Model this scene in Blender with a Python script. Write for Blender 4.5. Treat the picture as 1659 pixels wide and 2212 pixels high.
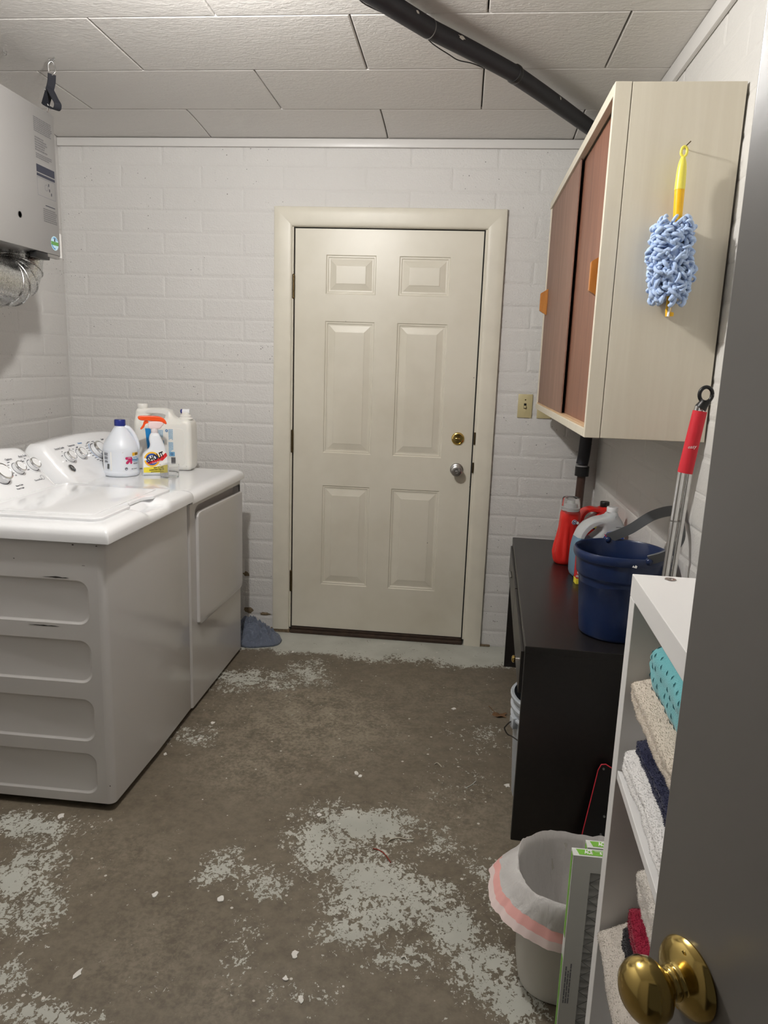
import bpy, bmesh, math, random
from mathutils import Vector, Matrix, noise
random.seed(7)
R = math.radians
PI = math.pi
for o in list(bpy.data.objects):
    bpy.data.objects.remove(o, do_unlink=True)
SC = bpy.context.scene
COL = SC.collection

# ------------------------------------------------------------------ camera
FPX = 1579.44
CAM = Vector((0.8459, -3.6541, 1.4343))
YAW, PITCH, ROLL = 0.0998, -0.2010, 0.0349
def cam_axes():
    f = Vector((-math.sin(YAW)*math.cos(PITCH), math.cos(YAW)*math.cos(PITCH), math.sin(PITCH)))
    r = Vector((math.cos(YAW), math.sin(YAW), 0)); u = r.cross(f)
    c, s = math.cos(ROLL), math.sin(ROLL)
    return c*r + s*u, -s*r + c*u, f
CR, CU, CF = cam_axes()
cd = bpy.data.cameras.new('camera')
cd.sensor_fit = 'VERTICAL'; cd.sensor_height = 36.0; cd.lens = FPX/2212*36.0
cd.clip_start = 0.02
cam = bpy.data.objects.new('camera', cd); COL.objects.link(cam)
cam.matrix_world = Matrix(((CR.x, CU.x, -CF.x, CAM.x), (CR.y, CU.y, -CF.y, CAM.y), (CR.z, CU.z, -CF.z, CAM.z), (0, 0, 0, 1)))
SC.camera = cam
def hit(u, v, ax, val):                       # pixel of the photograph -> point on a wall, floor or thing's plane
    d = CR*((u-829.5)/FPX) + CU*(-(v-1106)/FPX) + CF
    t = (val-CAM[ax])/d[ax]
    return CAM + d*t
# ------------------------------------------------------------------ light and exposure
w = bpy.data.worlds.new('world'); SC.world = w; w.use_nodes = True
w.node_tree.nodes['Background'].inputs[0].default_value = (1.0, 0.93, 0.84, 1)
w.node_tree.nodes['Background'].inputs[1].default_value = 0.05
BULB_STRENGTH = 1220.0
BULB_POS = (0.12, -1.90, 2.33)
SC.view_settings.view_transform = 'Standard'; SC.view_settings.look = 'None'
SC.view_settings.exposure = 0.0; SC.view_settings.gamma = 1.0; SC.view_settings.use_curve_mapping = False

# ------------------------------------------------------------------ materials
def srgb(r, g, b):
    return tuple(((c/255/12.92) if c/255 <= .04045 else ((c/255+.055)/1.055)**2.4) for c in (r, g, b)) + (1,)
MATS = {}
class NT:
    def __init__(s, name):
        s.m = bpy.data.materials.new(name); s.m.use_nodes = True
        s.t = s.m.node_tree; s.n = s.t.nodes; s.b = s.n['Principled BSDF']
    def node(s, typ, **kw):
        n = s.n.new(typ)
        for k, v in kw.items():
            if k in ('operation', 'data_type', 'blend_type', 'feature', 'distance', 'noise_dimensions', 'wave_type', 'bands_direction', 'interpolation_type', 'use_clamp', 'clamp', 'invert'): setattr(n, k, v)
            else:
                key = k.replace('_', ' ')
                n.inputs[key].default_value = v
        return n
    def link(s, a, b): s.t.links.new(a, b)
    def math(s, op, a, b=None, c=None, clamp=False):
        n = s.n.new('ShaderNodeMath'); n.operation = op; n.use_clamp = clamp
        for i, x in enumerate((a, b, c)):
            if x is None: continue
            if hasattr(x, 'is_linked') or hasattr(x, 'links'): s.link(x, n.inputs[i])
            else: n.inputs[i].default_value = x
        return n.outputs[0]
    def ramp(s, fac, lo, hi, c0=(0, 0, 0, 1), c1=(1, 1, 1, 1)):
        n = s.n.new('ShaderNodeValToRGB'); n.color_ramp.elements[0].position = lo; n.color_ramp.elements[1].position = hi
        n.color_ramp.elements[0].color = c0; n.color_ramp.elements[1].color = c1
        s.link(fac, n.inputs[0]); return n.outputs[0]
    def mix(s, fac, a, b, typ='MIX'):
        n = s.n.new('ShaderNodeMix'); n.data_type = 'RGBA'; n.blend_type = typ
        for i, x in ((0, fac), (6, a), (7, b)):
            if hasattr(x, 'links'): s.link(x, n.inputs[i])
            else: n.inputs[i].default_value = x
        return n.outputs[2]
    def pos(s): return s.n.new('ShaderNodeNewGeometry').outputs['Position']
    def obj(s): return s.n.new('ShaderNodeTexCoord').outputs['Object']
    def noise(s, vec, scale, detail=4, rough=.5, dist=0):
        n = s.n.new('ShaderNodeTexNoise'); n.inputs['Scale'].default_value = scale; n.inputs['Detail'].default_value = detail
        n.inputs['Roughness'].default_value = rough; n.inputs['Distortion'].default_value = dist
        s.link(vec, n.inputs['Vector']); return n.outputs[0]
    def stretch(s, vec, sc):
        n = s.n.new('ShaderNodeMapping'); n.inputs['Scale'].default_value = sc
        s.link(vec, n.inputs[0]); return n.outputs[0]
    def bump(s, h, strength=.3, dist=.01, prev=None):
        n = s.n.new('ShaderNodeBump'); n.inputs['Strength'].default_value = strength; n.inputs['Distance'].default_value = dist
        s.link(h, n.inputs['Height'])
        if prev is not None: s.link(prev, n.inputs['Normal'])
        s.link(n.outputs[0], s.b.inputs['Normal']); return n.outputs[0]
def mat(name, col, rough=.5, metal=0, coat=0, nz=0, nscale=60, bump=0, bscale=80, bdist=.003, trans=0, ior=1.45, sss=0, sheen=0, spec=None, emit=None):
    """plain procedural material: base colour with a little noise variation and bump"""
    if name in MATS: return MATS[name]
    k = NT(name); b = k.b
    b.inputs['Base Color'].default_value = col; b.inputs['Roughness'].default_value = rough; b.inputs['Metallic'].default_value = metal
    b.inputs['Coat Weight'].default_value = coat; b.inputs['IOR'].default_value = ior
    b.inputs['Transmission Weight'].default_value = trans
    b.inputs['Sheen Weight'].default_value = sheen
    if spec is not None: b.inputs['Specular IOR Level'].default_value = spec
    if sss:
        b.inputs['Subsurface Weight'].default_value = sss; b.inputs['Subsurface Radius'].default_value = (.01, .008, .006); b.inputs['Subsurface Scale'].default_value = .5
    if nz:
        n = k.noise(k.obj(), nscale, 4)
        dk = tuple(c*(1-nz) for c in col[:3]) + (1,); lt = tuple(min(1, c*(1+nz)) for c in col[:3]) + (1,)
        k.link(k.ramp(n, .3, .7, dk, lt), b.inputs['Base Color'])
    if bump: k.bump(k.noise(k.obj(), bscale, 3), bump, bdist)
    if emit: b.inputs['Emission Color'].default_value = emit[0]; b.inputs['Emission Strength'].default_value = emit[1]
    MATS[name] = k.m
    return k.m

def wall_material(name, base, pits=True, rough=.42, b1=.75):
    k = NT(name); p = k.pos()
    fine = k.noise(p, 130, 5, .65); mid = k.noise(p, 34, 3); big = k.noise(p, 1.7, 2)
    h = k.math('ADD', fine, k.math('MULTIPLY', mid, .6))
    vor = k.n.new('ShaderNodeTexVoronoi'); vor.inputs['Scale'].default_value = 85; k.link(p, vor.inputs['Vector'])
    area = k.ramp(k.noise(p, 3.2, 3), .48, .56)
    rnd = k.n.new('ShaderNodeSeparateColor'); k.link(vor.outputs['Color'], rnd.inputs[0])
    pick = k.ramp(rnd.outputs[0], .52, .53)
    size = k.math('MULTIPLY', k.math('MULTIPLY', rnd.outputs[1], rnd.outputs[1]), .25)
    pit = k.math('LESS_THAN', vor.outputs['Distance'], size)
    pit = k.math('MULTIPLY', k.math('MULTIPLY', pit, pick), area)
    tint = k.ramp(big, .3, .7, tuple(c*.96 for c in base[:3])+(1,), base)
    if pits:
        k.link(k.mix(k.math('MULTIPLY', pit, .75), tint, (.03, .027, .022, 1)), k.b.inputs['Base Color'])
        h = k.math('SUBTRACT', h, k.math('MULTIPLY', pit, .9))
    else: k.link(tint, k.b.inputs['Base Color'])
    k.b.inputs['Roughness'].default_value = rough
    k.bump(h, b1, .004)
    MATS[name] = k.m; return k.m
M_WALL = wall_material('painted_block', srgb(218, 216, 213))
M_MORTAR = wall_material('painted_mortar', srgb(215, 213, 210))
M_WALLR = wall_material('painted_block_smooth', srgb(216, 214, 210), pits=False, b1=.4)
def ceiling_material():
    k = NT('ceiling_board_paint'); p = k.stretch(k.pos(), (1, 1.6, 1))
    h = k.math('ADD', k.noise(p, 62, 4, .55, .6), k.math('MULTIPLY', k.noise(p, 18, 3), .7))
    k.b.inputs['Base Color'].default_value = srgb(216, 213, 209); k.b.inputs['Roughness'].default_value = .38
    k.bump(h, .55, .004); return k.m
M_CEIL = ceiling_material()
M_TRIM = mat('trim_paint', srgb(216, 214, 211), .35, bump=.06, bscale=30)
M_DARK = mat('dark_gap', srgb(22, 19, 17), .8)
def door_material():
    k = NT('cream_door_paint'); p = k.pos()
    g = k.noise(k.stretch(p, (60, 1, 2.5)), 3.0, 4)
    dirt = k.ramp(k.noise(p, 2.2, 4, .6), .42, .75, srgb(218, 213, 198), srgb(206, 200, 183))
    vor = k.n.new('ShaderNodeTexVoronoi'); vor.inputs['Scale'].default_value = 11; k.link(p, vor.inputs['Vector'])
    rnd = k.n.new('ShaderNodeSeparateColor'); k.link(vor.outputs['Color'], rnd.inputs[0])
    spot = k.math('MULTIPLY', k.math('LESS_THAN', vor.outputs['Distance'], .035), k.math('GREATER_THAN', rnd.outputs[0], .8))
    k.link(k.mix(k.math('MULTIPLY', spot, .7), dirt, srgb(110, 102, 88)), k.b.inputs['Base Color'])
    k.b.inputs['Roughness'].default_value = .36
    k.bump(g, .05, .002); return k.m
M_DOOR = door_material()
M_CASING = mat('cream_casing_paint', srgb(216, 211, 196), .38, nz=.04, nscale=9, bump=.05, bscale=40)

PATCHES = [(790,1778,120,34,.95),(700,1815,80,50,.72),(690,1850,60,40,.75),(800,1900,95,60,.95),(815,1965,90,50,.85),(770,2010,90,50,.62),(930,1935,70,55,.72),
 (985,2010,60,55,.9),(1040,2085,70,60,.9),(1110,2150,70,70,.8),(880,2060,120,50,.55),(560,1905,70,35,.62),(475,1868,35,40,.75),(600,1470,90,22,.62),(665,1450,45,25,.7),
 (520,1468,60,22,.75),(1040,1590,60,35,.42),(1010,1690,90,40,.30),(70,1785,110,25,.8),(30,1900,80,70,.78),(70,1960,80,60,.66),(20,2120,60,40,.6),(110,2195,110,30,.75),
 (520,2050,40,60,.5),(1050,1880,100,40,.42),(420,1590,50,20,.62),(1090,1960,60,60,.5),(640,2140,90,40,.36),(330,2140,40,25,.42),(960,1830,60,40,.5)]
def floor_material():
    k = NT('worn_painted_concrete'); p = k.pos()
    acc = None
    for (u, v, ru, rv, s) in PATCHES:
        c = hit(u, v, 2, 0); rx = (hit(u+ru, v, 2, 0)-c).length; ry = (hit(u, v-rv, 2, 0)-c).length
        a = k.n.new('ShaderNodeVectorMath'); a.operation = 'SUBTRACT'; k.link(p, a.inputs[0]); a.inputs[1].default_value = (c.x, c.y, 0)
        m = k.n.new('ShaderNodeVectorMath'); m.operation = 'MULTIPLY'; k.link(a.outputs[0], m.inputs[0]); m.inputs[1].default_value = (1/rx, 1/ry, 0)
        l = k.n.new('ShaderNodeVectorMath'); l.operation = 'LENGTH'; k.link(m.outputs[0], l.inputs[0])
        r = k.n.new('ShaderNodeMapRange'); r.interpolation_type = 'SMOOTHSTEP'
        r.inputs[1].default_value = 2.1; r.inputs[2].default_value = .1; r.inputs[3].default_value = 0; r.inputs[4].default_value = s
        k.link(l.outputs['Value'], r.inputs[0])
        acc = r.outputs[0] if acc is None else k.math('MAXIMUM', acc, r.outputs[0])
    sep = k.n.new('ShaderNodeSeparateXYZ'); k.link(p, sep.inputs[0])
    st = k.n.new('ShaderNodeMapRange'); st.interpolation_type = 'SMOOTHSTEP'; st.inputs[1].default_value = -.36; st.inputs[2].default_value = -.18; st.inputs[3].default_value = 0; st.inputs[4].default_value = 1.1
    k.link(k.math('ADD', sep.outputs[1], k.math('MULTIPLY', k.math('SUBTRACT', k.noise(p, 3, 3), .5), .35)), st.inputs[0])
    acc = k.math('MAXIMUM', acc, st.outputs[0])
    n1 = k.noise(p, 11, 3, .55, .4); n2 = k.noise(k.stretch(p, (1.2, .9, 1)), 48, 6, .66, .7)
    n3 = k.noise(p, 130, 4, .6, .5)
    nn = k.math('ADD', k.math('ADD', k.math('MULTIPLY', n1, .24), k.math('MULTIPLY', n2, .48)), k.math('MULTIPLY', n3, .28))
    t = k.math('ADD', nn, k.math('MULTIPLY', acc, .200))
    mask = k.ramp(t, .617, .625)
    base = k.ramp(k.noise(p, 2.4, 5, .6), .32, .70, srgb(90, 81, 67), srgb(114, 105, 90))
    mott = k.noise(p, 26, 5, .65)
    base = k.mix(.42, base, k.ramp(mott, .3, .75, srgb(62, 54, 43), srgb(132, 122, 105)))
    spots = None
    for (u, v, ru, rv, s) in ((670, 1555, 190, 75, 1.0), (560, 1640, 120, 60, .8), (930, 1500, 160, 40, .35), (1000, 1750, 150, 60, .45), (330, 2050, 130, 90, .35), (250, 1850, 120, 60, .3), (480, 2150, 100, 50, .4)):
        c = hit(u, v, 2, 0); rx = (hit(u+ru, v, 2, 0)-c).length; ry = (hit(u, v-rv, 2, 0)-c).length
        a = k.n.new('ShaderNodeVectorMath'); a.operation = 'SUBTRACT'; k.link(p, a.inputs[0]); a.inputs[1].default_value = (c.x, c.y, 0)
        m = k.n.new('ShaderNodeVectorMath'); m.operation = 'MULTIPLY'; k.link(a.outputs[0], m.inputs[0]); m.inputs[1].default_value = (1/rx, 1/ry, 0)
        l = k.n.new('ShaderNodeVectorMath'); l.operation = 'LENGTH'; k.link(m.outputs[0], l.inputs[0])
        r = k.n.new('ShaderNodeMapRange'); r.interpolation_type = 'SMOOTHSTEP'; r.inputs[1].default_value = 1.8; r.inputs[2].default_value = .1; r.inputs[3].default_value = 0; r.inputs[4].default_value = s
        k.link(l.outputs['Value'], r.inputs[0]); spots = r.outputs[0] if spots is None else k.math('MAXIMUM', spots, r.outputs[0])
    grit = k.ramp(k.math('ADD', k.math('MULTIPLY', k.noise(p, 70, 5, .7, .4), .6), k.math('MULTIPLY', k.noise(p, 12, 4, .6), .4)), .43, .58)
    haze = k.math('MULTIPLY', k.math('ADD', k.math('MULTIPLY', spots, 1.9), .35), grit)
    base = k.mix(k.math('MULTIPLY', haze, .36, clamp=True), base, srgb(158, 148, 130))
    paint = k.ramp(k.noise(p, 6, 4), .3, .7, srgb(172, 173, 164), srgb(190, 191, 182))
    c = k.mix(mask, base, paint)
    vor = k.n.new('ShaderNodeTexVoronoi'); vor.voronoi_dimensions = '2D'; vor.inputs['Scale'].default_value = 15; k.link(p, vor.inputs['Vector'])
    rnd = k.n.new('ShaderNodeSeparateColor'); k.link(vor.outputs['Color'], rnd.inputs[0])
    dot = k.math('LESS_THAN', k.math('ADD', vor.outputs['Distance'], k.math('MULTIPLY', k.noise(p, 120, 2), .03)), k.math('MULTIPLY', k.math('MULTIPLY', rnd.outputs[1], rnd.outputs[1]), .085))
    dot = k.math('MULTIPLY', dot, k.math('GREATER_THAN', rnd.outputs[0], .45))
    c = k.mix(k.math('MULTIPLY', dot, .8), c, srgb(214, 212, 204))
    k.link(c, k.b.inputs['Base Color'])
    k.link(k.math('ADD', k.math('MULTIPLY', mott, .25), .42), k.b.inputs['Roughness'])
    k.bump(k.math('ADD', k.math('MULTIPLY', mask, .5), k.math('MULTIPLY', mott, .3)), .25, .002)
    return k.m
M_FLOOR = floor_material()
M_ENAMEL = mat('white_enamel', srgb(203, 201, 199), .16, coat=.35, bump=.01, bscale=220)
M_WPLASTIC = mat('white_gloss_plastic', srgb(238, 239, 241), .13, coat=.5)
M_CHROME = mat('chrome', (.72, .72, .72, 1), .12, 1)
M_STEEL = mat('brushed_steel', (.45, .44, .43, 1), .28, 1)
M_BRASS = mat('polished_brass', srgb(204, 178, 108), .15, 1, nz=.05, nscale=40)
M_BRONZE = mat('aged_brass', srgb(96, 82, 58), .38, 1)
M_BLACKP = mat('black_plastic', srgb(24, 24, 25), .38)
M_INK = mat('dark_ink', srgb(52, 54, 66), .6)
M_INKB = mat('black_ink', srgb(16, 16, 18), .5)
M_INKBLUE = mat('blue_ink', srgb(60, 130, 190), .5)
M_LTBLUE = mat('pale_blue_ink', srgb(120, 175, 210), .5)
M_GREYINK = mat('grey_ink', srgb(120, 122, 128), .6)
M_LABELW = mat('label_white', srgb(240, 240, 238), .35)

# ------------------------------------------------------------------ mesh helpers
def to_obj(name, bm, m, parent=None, smooth=None, loc=None, rot=None):
    me = bpy.data.meshes.new(name)
    bmesh.ops.recalc_face_normals(bm, faces=bm.faces[:])
    bm.to_mesh(me); bm.free()
    if smooth is not None:
        me.shade_smooth()
        if smooth < 180: me.set_sharp_from_angle(angle=R(smooth))
    if m is not None: me.materials.append(m)
    o = bpy.data.objects.new(name, me); COL.objects.link(o)
    if parent is not None: o.parent = parent
    if loc is not None: o.location = loc
    if rot is not None: o.rotation_euler = rot
    if name in ('fine_print', 'flash_print', 'barcode', 'dark_print', 'small_blue_lettering', 'black_lettering'): o['kind'] = 'stuff'
    return o
def thing(name, label, cat, loc=(0, 0, 0), rotz=0, group=None, rot=None):
    o = bpy.data.objects.new(name, None); COL.objects.link(o); o.empty_display_size = .05
    o.location = loc; o.rotation_euler = rot if rot else (0, 0, rotz)
    o['label'] = label; o['category'] = cat
    if group: o['group'] = group
    return o
def tag(o, label, cat, group=None, kind=None):
    o['label'] = label; o['category'] = cat
    if group: o['group'] = group
    if kind: o['kind'] = kind
    return o
def struct(o, label=None, cat=None):
    o['kind'] = 'structure'
    if label: o['label'] = label; o['category'] = cat
    return o
def bx(x0, x1, y0, y1, z0, z1, bev=0, seg=2, bm=None):
    own = bmesh.new()
    bmesh.ops.create_cube(own, size=1)
    for v in own.verts:
        v.co = Vector(((x0+x1)/2 + v.co.x*(x1-x0), (y0+y1)/2 + v.co.y*(y1-y0), (z0+z1)/2 + v.co.z*(z1-z0)))
    if bev: bmesh.ops.bevel(own, geom=own.edges[:], offset=bev, segments=seg, profile=.5, affect='EDGES')
    return join(bm, own)
def join(bm, other, M=None):
    if M is not None: other.transform(M)
    if bm is None: return other
    me = bpy.data.meshes.new('tmp'); other.to_mesh(me); other.free(); bm.from_mesh(me); bpy.data.meshes.remove(me)
    return bm
def lathe(prof, n=40, bm=None, M=None):
    b = bmesh.new(); rings = []
    for r, z in prof:
        if r < 1e-6: rings.append([b.verts.new((0, 0, z))])
        else: rings.append([b.verts.new((r*math.cos(2*PI*i/n), r*math.sin(2*PI*i/n), z)) for i in range(n)])
    for A, B in zip(rings, rings[1:]):
        for i in range(n):
            j = (i+1) % n
            if len(A) == 1 and len(B) == 1: continue
            if len(A) == 1: b.faces.new((A[0], B[i], B[j]))
            elif len(B) == 1: b.faces.new((A[i], A[j], B[0]))
            else: b.faces.new((A[i], A[j], B[j], B[i]))
    return join(bm, b, M)
def ring(cx, cy, z, rx, ry, p=2.0, n=48, a0=0):
    out = []
    for i in range(n):
        a = a0 + 2*PI*i/n; c, s = math.cos(a), math.sin(a)
        out.append(Vector((cx + rx*math.copysign(abs(c)**(2/p), c), cy + ry*math.copysign(abs(s)**(2/p), s), z)))
    return out
def loft(rings, cap0=True, cap1=True, closed=True, bm=None):
    b = bmesh.new(); vs = [[b.verts.new(p) for p in r] for r in rings]; n = len(rings[0])
    for A, B in zip(vs, vs[1:]):
        for i in range(n if closed else n-1):
            j = (i+1) % n; b.faces.new((A[i], A[j], B[j], B[i]))
    for flag, rr in ((cap0, vs[0]), (cap1, vs[-1])):
        if flag:
            c = Vector((0, 0, 0))
            for v in rr: c += v.co
            cv = b.verts.new(c/len(rr))
            for i in range(n): b.faces.new((rr[i], rr[(i+1) % n], cv))
    return join(bm, b)
def tube(pts, rad, n=10, bm=None, caps=True, flat=None):
    """tube along a path; rad a number or list; flat=(a,b) gives an elliptic section, a along the frame's side"""
    pts = [Vector(p) for p in pts]; m = len(pts)
    rs = rad if isinstance(rad, (list, tuple)) else [rad]*m
    T = []
    for i in range(m):
        t = (pts[min(i+1, m-1)] - pts[max(i-1, 0)]); T.append(t.normalized())
    up = Vector((0, 0, 1)) if abs(T[0].z) < .9 else Vector((1, 0, 0))
    s = T[0].cross(up).normalized(); rings = []
    for i in range(m):
        s = (s - T[i]*s.dot(T[i])).normalized(); q = T[i].cross(s)
        fa, fb = flat if flat else (1, 1)
        rings.append([pts[i] + (s*math.cos(2*PI*k/n)*fa + q*math.sin(2*PI*k/n)*fb)*rs[i] for k in range(n)])
    return loft(rings, caps, caps, bm=bm)
def smooth_path(pts, sub=6, closed=False):
    P = [Vector(p) for p in pts]; n = len(P); out = []
    rng = range(n) if closed else range(n-1)
    for i in rng:
        if closed: p0, p1, p2, p3 = P[(i-1) % n], P[i], P[(i+1) % n], P[(i+2) % n]
        else: p0, p1, p2, p3 = P[max(i-1, 0)], P[i], P[i+1], P[min(i+2, n-1)]
        for k in range(sub):
            t = k/sub; t2 = t*t; t3 = t2*t
            out.append(.5*((2*p1) + (p2-p0)*t + (2*p0-5*p1+4*p2-p3)*t2 + (3*p1-p0-3*p2+p3)*t3))
    if not closed: out.append(P[-1])
    return out
def frame(o, u, v):
    u = Vector(u).normalized(); v = Vector(v); v = (v-u*v.dot(u)).normalized(); n = u.cross(v); o = Vector(o)
    return Matrix(((u.x, v.x, n.x, o.x), (u.y, v.y, n.y, o.y), (u.z, v.z, n.z, o.z), (0, 0, 0, 1)))
def resample(pts, step):
    P = [Vector((p[0], p[1])) for p in pts]; n = len(P)
    L = [(P[(i+1) % n]-P[i]).length for i in range(n)]; tot = sum(L); m = max(8, int(tot/step)); out = []
    i = 0; acc = 0
    for k in range(m):
        d = tot*k/m
        while acc+L[i] < d: acc += L[i]; i += 1
        t = (d-acc)/max(L[i], 1e-9); out.append(tuple(P[i].lerp(P[(i+1) % n], t)))
    return out
def outline(shapes, extrude, bevel, res=3):
    """2D outline (first) with holes, extruded and rounded; lies in the local xy plane"""
    cu = bpy.data.curves.new('tmp', 'CURVE'); cu.dimensions = '2D'; cu.fill_mode = 'BOTH'
    cu.extrude = extrude; cu.bevel_depth = bevel; cu.bevel_resolution = res; cu.offset = -bevel
    lo = [min(p[i] for p in shapes[0]) for i in (0, 1)]; hi = [max(p[i] for p in shapes[0]) for i in (0, 1)]
    for pts in shapes:
        pts = resample(pts, max(bevel*.7, .0025))
        sp = cu.splines.new('POLY'); sp.points.add(len(pts)-1); sp.use_cyclic_u = True
        for q, p in zip(sp.points, pts): q.co = (p[0], p[1], 0, 1)
    o = bpy.data.objects.new('tmp', cu); COL.objects.link(o)
    dg = bpy.context.evaluated_depsgraph_get()
    me = bpy.data.meshes.new_from_object(o.evaluated_get(dg))
    bm = bmesh.new(); bm.from_mesh(me)
    bpy.data.objects.remove(o); bpy.data.meshes.remove(me); bpy.data.curves.remove(cu)
    for v in bm.verts:
        v.co.x = min(hi[0], max(lo[0], v.co.x)); v.co.y = min(hi[1], max(lo[1], v.co.y))
    bmesh.ops.remove_doubles(bm, verts=bm.verts[:], dist=1e-5)
    return bm
def text_bm(s, size, M, align='CENTER', shear=0, xs=1.0, depth=.0002, offset=0):
    cu = bpy.data.curves.new('tmp', 'FONT'); cu.body = s; cu.size = size; cu.align_x = align; cu.align_y = 'CENTER'; cu.shear = shear; cu.extrude = depth
    cu.offset = offset; cu.resolution_u = 2
    o = bpy.data.objects.new('tmp', cu); COL.objects.link(o)
    dg = bpy.context.evaluated_depsgraph_get()
    me = bpy.data.meshes.new_from_object(o.evaluated_get(dg))
    bm = bmesh.new(); bm.from_mesh(me)
    bpy.data.objects.remove(o); bpy.data.meshes.remove(me); bpy.data.curves.remove(cu)
    bm.transform(M @ Matrix.Diagonal((xs, 1, 1, 1)))
    return bm
def poly_bm(pts, M, depth=.0003, bm=None):
    b = bmesh.new()
    A = [b.verts.new((p[0], p[1], -depth)) for p in pts]; B = [b.verts.new((p[0], p[1], depth)) for p in pts]
    b.faces.new(B); b.faces.new(A[::-1])
    n = len(pts)
    for i in range(n): b.faces.new((A[i], A[(i+1) % n], B[(i+1) % n], B[i]))
    return join(bm, b, M)
def rrect(w, h, r, n=6, cx=0, cy=0):
    out = []
    for sx, sy, a in ((1, 1, 0), (-1, 1, 90), (-1, -1, 180), (1, -1, 270)):
        for k in range(n+1):
            t = R(a + 90*k/n); out.append((cx + sx*(w/2-r) + r*math.cos(t), cy + sy*(h/2-r) + r*math.sin(t)))
    return out
def circ(r, n=24, cx=0, cy=0): return [(cx+r*math.cos(2*PI*i/n), cy+r*math.sin(2*PI*i/n)) for i in range(n)]
def lines_bm(w, h, n, M, fill=.55, seed=1, bm=None, ragged=.3):
    """rows of illegible fine print as thin bars"""
    rd = random.Random(seed)
    for i in range(n):
        y = h/2 - (i+.5)*h/n; ww = w*(1 - rd.random()*ragged); t = h/n*fill/2
        x = -w/2
        while x < -w/2 + ww - w*.02:
            l = min(w*(.05+.12*rd.random()), -w/2+ww-x)
            bm = poly_bm([(x, y-t), (x+l, y-t), (x+l, y+t), (x, y+t)], M, .00015, bm); x += l + w*.018
    return bm
def fill_holes(outer, holes, M):
    b = bmesh.new(); edges = []
    for lp in [outer] + holes:
        vs = [b.verts.new((p[0], p[1], 0)) for p in lp]
        for i in range(len(vs)): edges.append(b.edges.new((vs[i], vs[(i+1) % len(vs)])))
    bmesh.ops.triangle_fill(b, use_beauty=True, use_dissolve=False, edges=edges, normal=(0, 0, 1))
    b.transform(M); return b
def copy_tree(o, parent=None, loc=None, rotz=None, label=None):
    c = o.copy(); COL.objects.link(c); c.parent = parent
    if loc is not None: c.location = loc
    if rotz is not None: c.rotation_euler = (0, 0, rotz)
    if label: c['label'] = label
    for ch in list(o.children): copy_tree(ch, c)
    return c
def jitter(bm, amp, scale, seed=0, axis=None):
    off = Vector((seed*7.3, seed*3.1, seed*1.7))
    for v in bm.verts:
        q = v.co*scale + off
        d = Vector((noise.noise(q), noise.noise(q+Vector((31, 0, 0))), noise.noise(q+Vector((0, 57, 0)))))
        if axis: d = Vector((d.x*axis[0], d.y*axis[1], d.z*axis[2]))
        v.co += d*amp
    return bm

# ================================================================== THE ROOM
XL, XR, YF, CH = -1.178, 1.518, -3.80, 2.478
struct(to_obj('floor', bx(XL-.1, XR+.1, YF-1.6, .1, -.08, 0), M_FLOOR), 'worn brown concrete floor with flaking grey paint', 'floor')
# ceiling with its boards
ceil = struct(to_obj('ceiling', bx(XL-.1, XR+.1, YF-.1, .1, CH+.012, CH+.10), M_DARK), 'white board ceiling with narrow joints', 'ceiling')
Y0, SW, X0, SL = -.3251, .4261, .0145, .4228
def ceiling_row(k):
    """row k lies between joint lines k-1 and k, row 0 touches the back wall and bends down to its trim"""
    ya = .02 if k == 0 else Y0-(k-1)*SW
    yb = max(Y0-k*SW, YF)
    odd = (k % 2 == 0)
    i0 = -3 if odd else -4
    xs = [X0+i*SL for i in range(i0, 6, 2)]
    g = .0022
    for a, b_ in zip(xs, xs[1:]):
        a2, b2 = max(a, XL), min(b_, XR)
        if b2-a2 < .03: continue
        bm = bx(a2+g, b2-g, yb+g, ya-g, CH, CH+.012)
        if k == 0: bmesh.ops.subdivide_edges(bm, edges=[e for e in bm.edges if abs((e.verts[0].co-e.verts[1].co).y) > .1], cuts=8)
        low = [e for e in bm.edges if all(v.co.z < CH+.001 for v in e.verts) and len([f for f in e.link_faces if abs(f.normal.z) > .9]) == 1]
        bmesh.ops.bevel(bm, geom=low, offset=.004, segments=2, profile=.5, affect='EDGES')
        if k == 0:
            for v in bm.verts:
                t = (v.co.y-yb)/(ya-yb); v.co.z -= .026*max(0, t)**1.6
        to_obj('ceiling_board', bm, M_CEIL, ceil, 12 if k == 0 else None)
for k in range(0, 10): ceiling_row(k)
# block walls
BH, BL = .1022, .403
VAR = {}
def block_mesh(w_, h_, m):
    key = (round(w_, 3), round(h_, 3), random.randrange(5), m.name)
    if key in VAR: return VAR[key]
    rd = random.Random(hash(key[:3]))
    b = bmesh.new(); rings = []
    for inset, d in ((0.0, .0006), (.005, -.0008), (.013, -.0018)):
        rings.append([b.verts.new((sx*(w_/2-inset) + (rd.uniform(-.0012, .0012)), d + rd.uniform(-.0004, .0004), sz*(h_/2-inset) + rd.uniform(-.0012, .0012))) for sx, sz in ((-1, -1), (1, -1), (1, 1), (-1, 1))])
    for A, B in zip(rings, rings[1:]):
        for i in range(4): b.faces.new((A[i], A[(i+1) % 4], B[(i+1) % 4], B[i]))
    b.faces.new(rings[-1])
    me = bpy.data.meshes.new('block'); b.to_mesh(me); b.free(); me.materials.append(m)
    VAR[key] = me; return me
def zrow(k): return 0.0 if k == 0 else BH*k-.018
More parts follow.
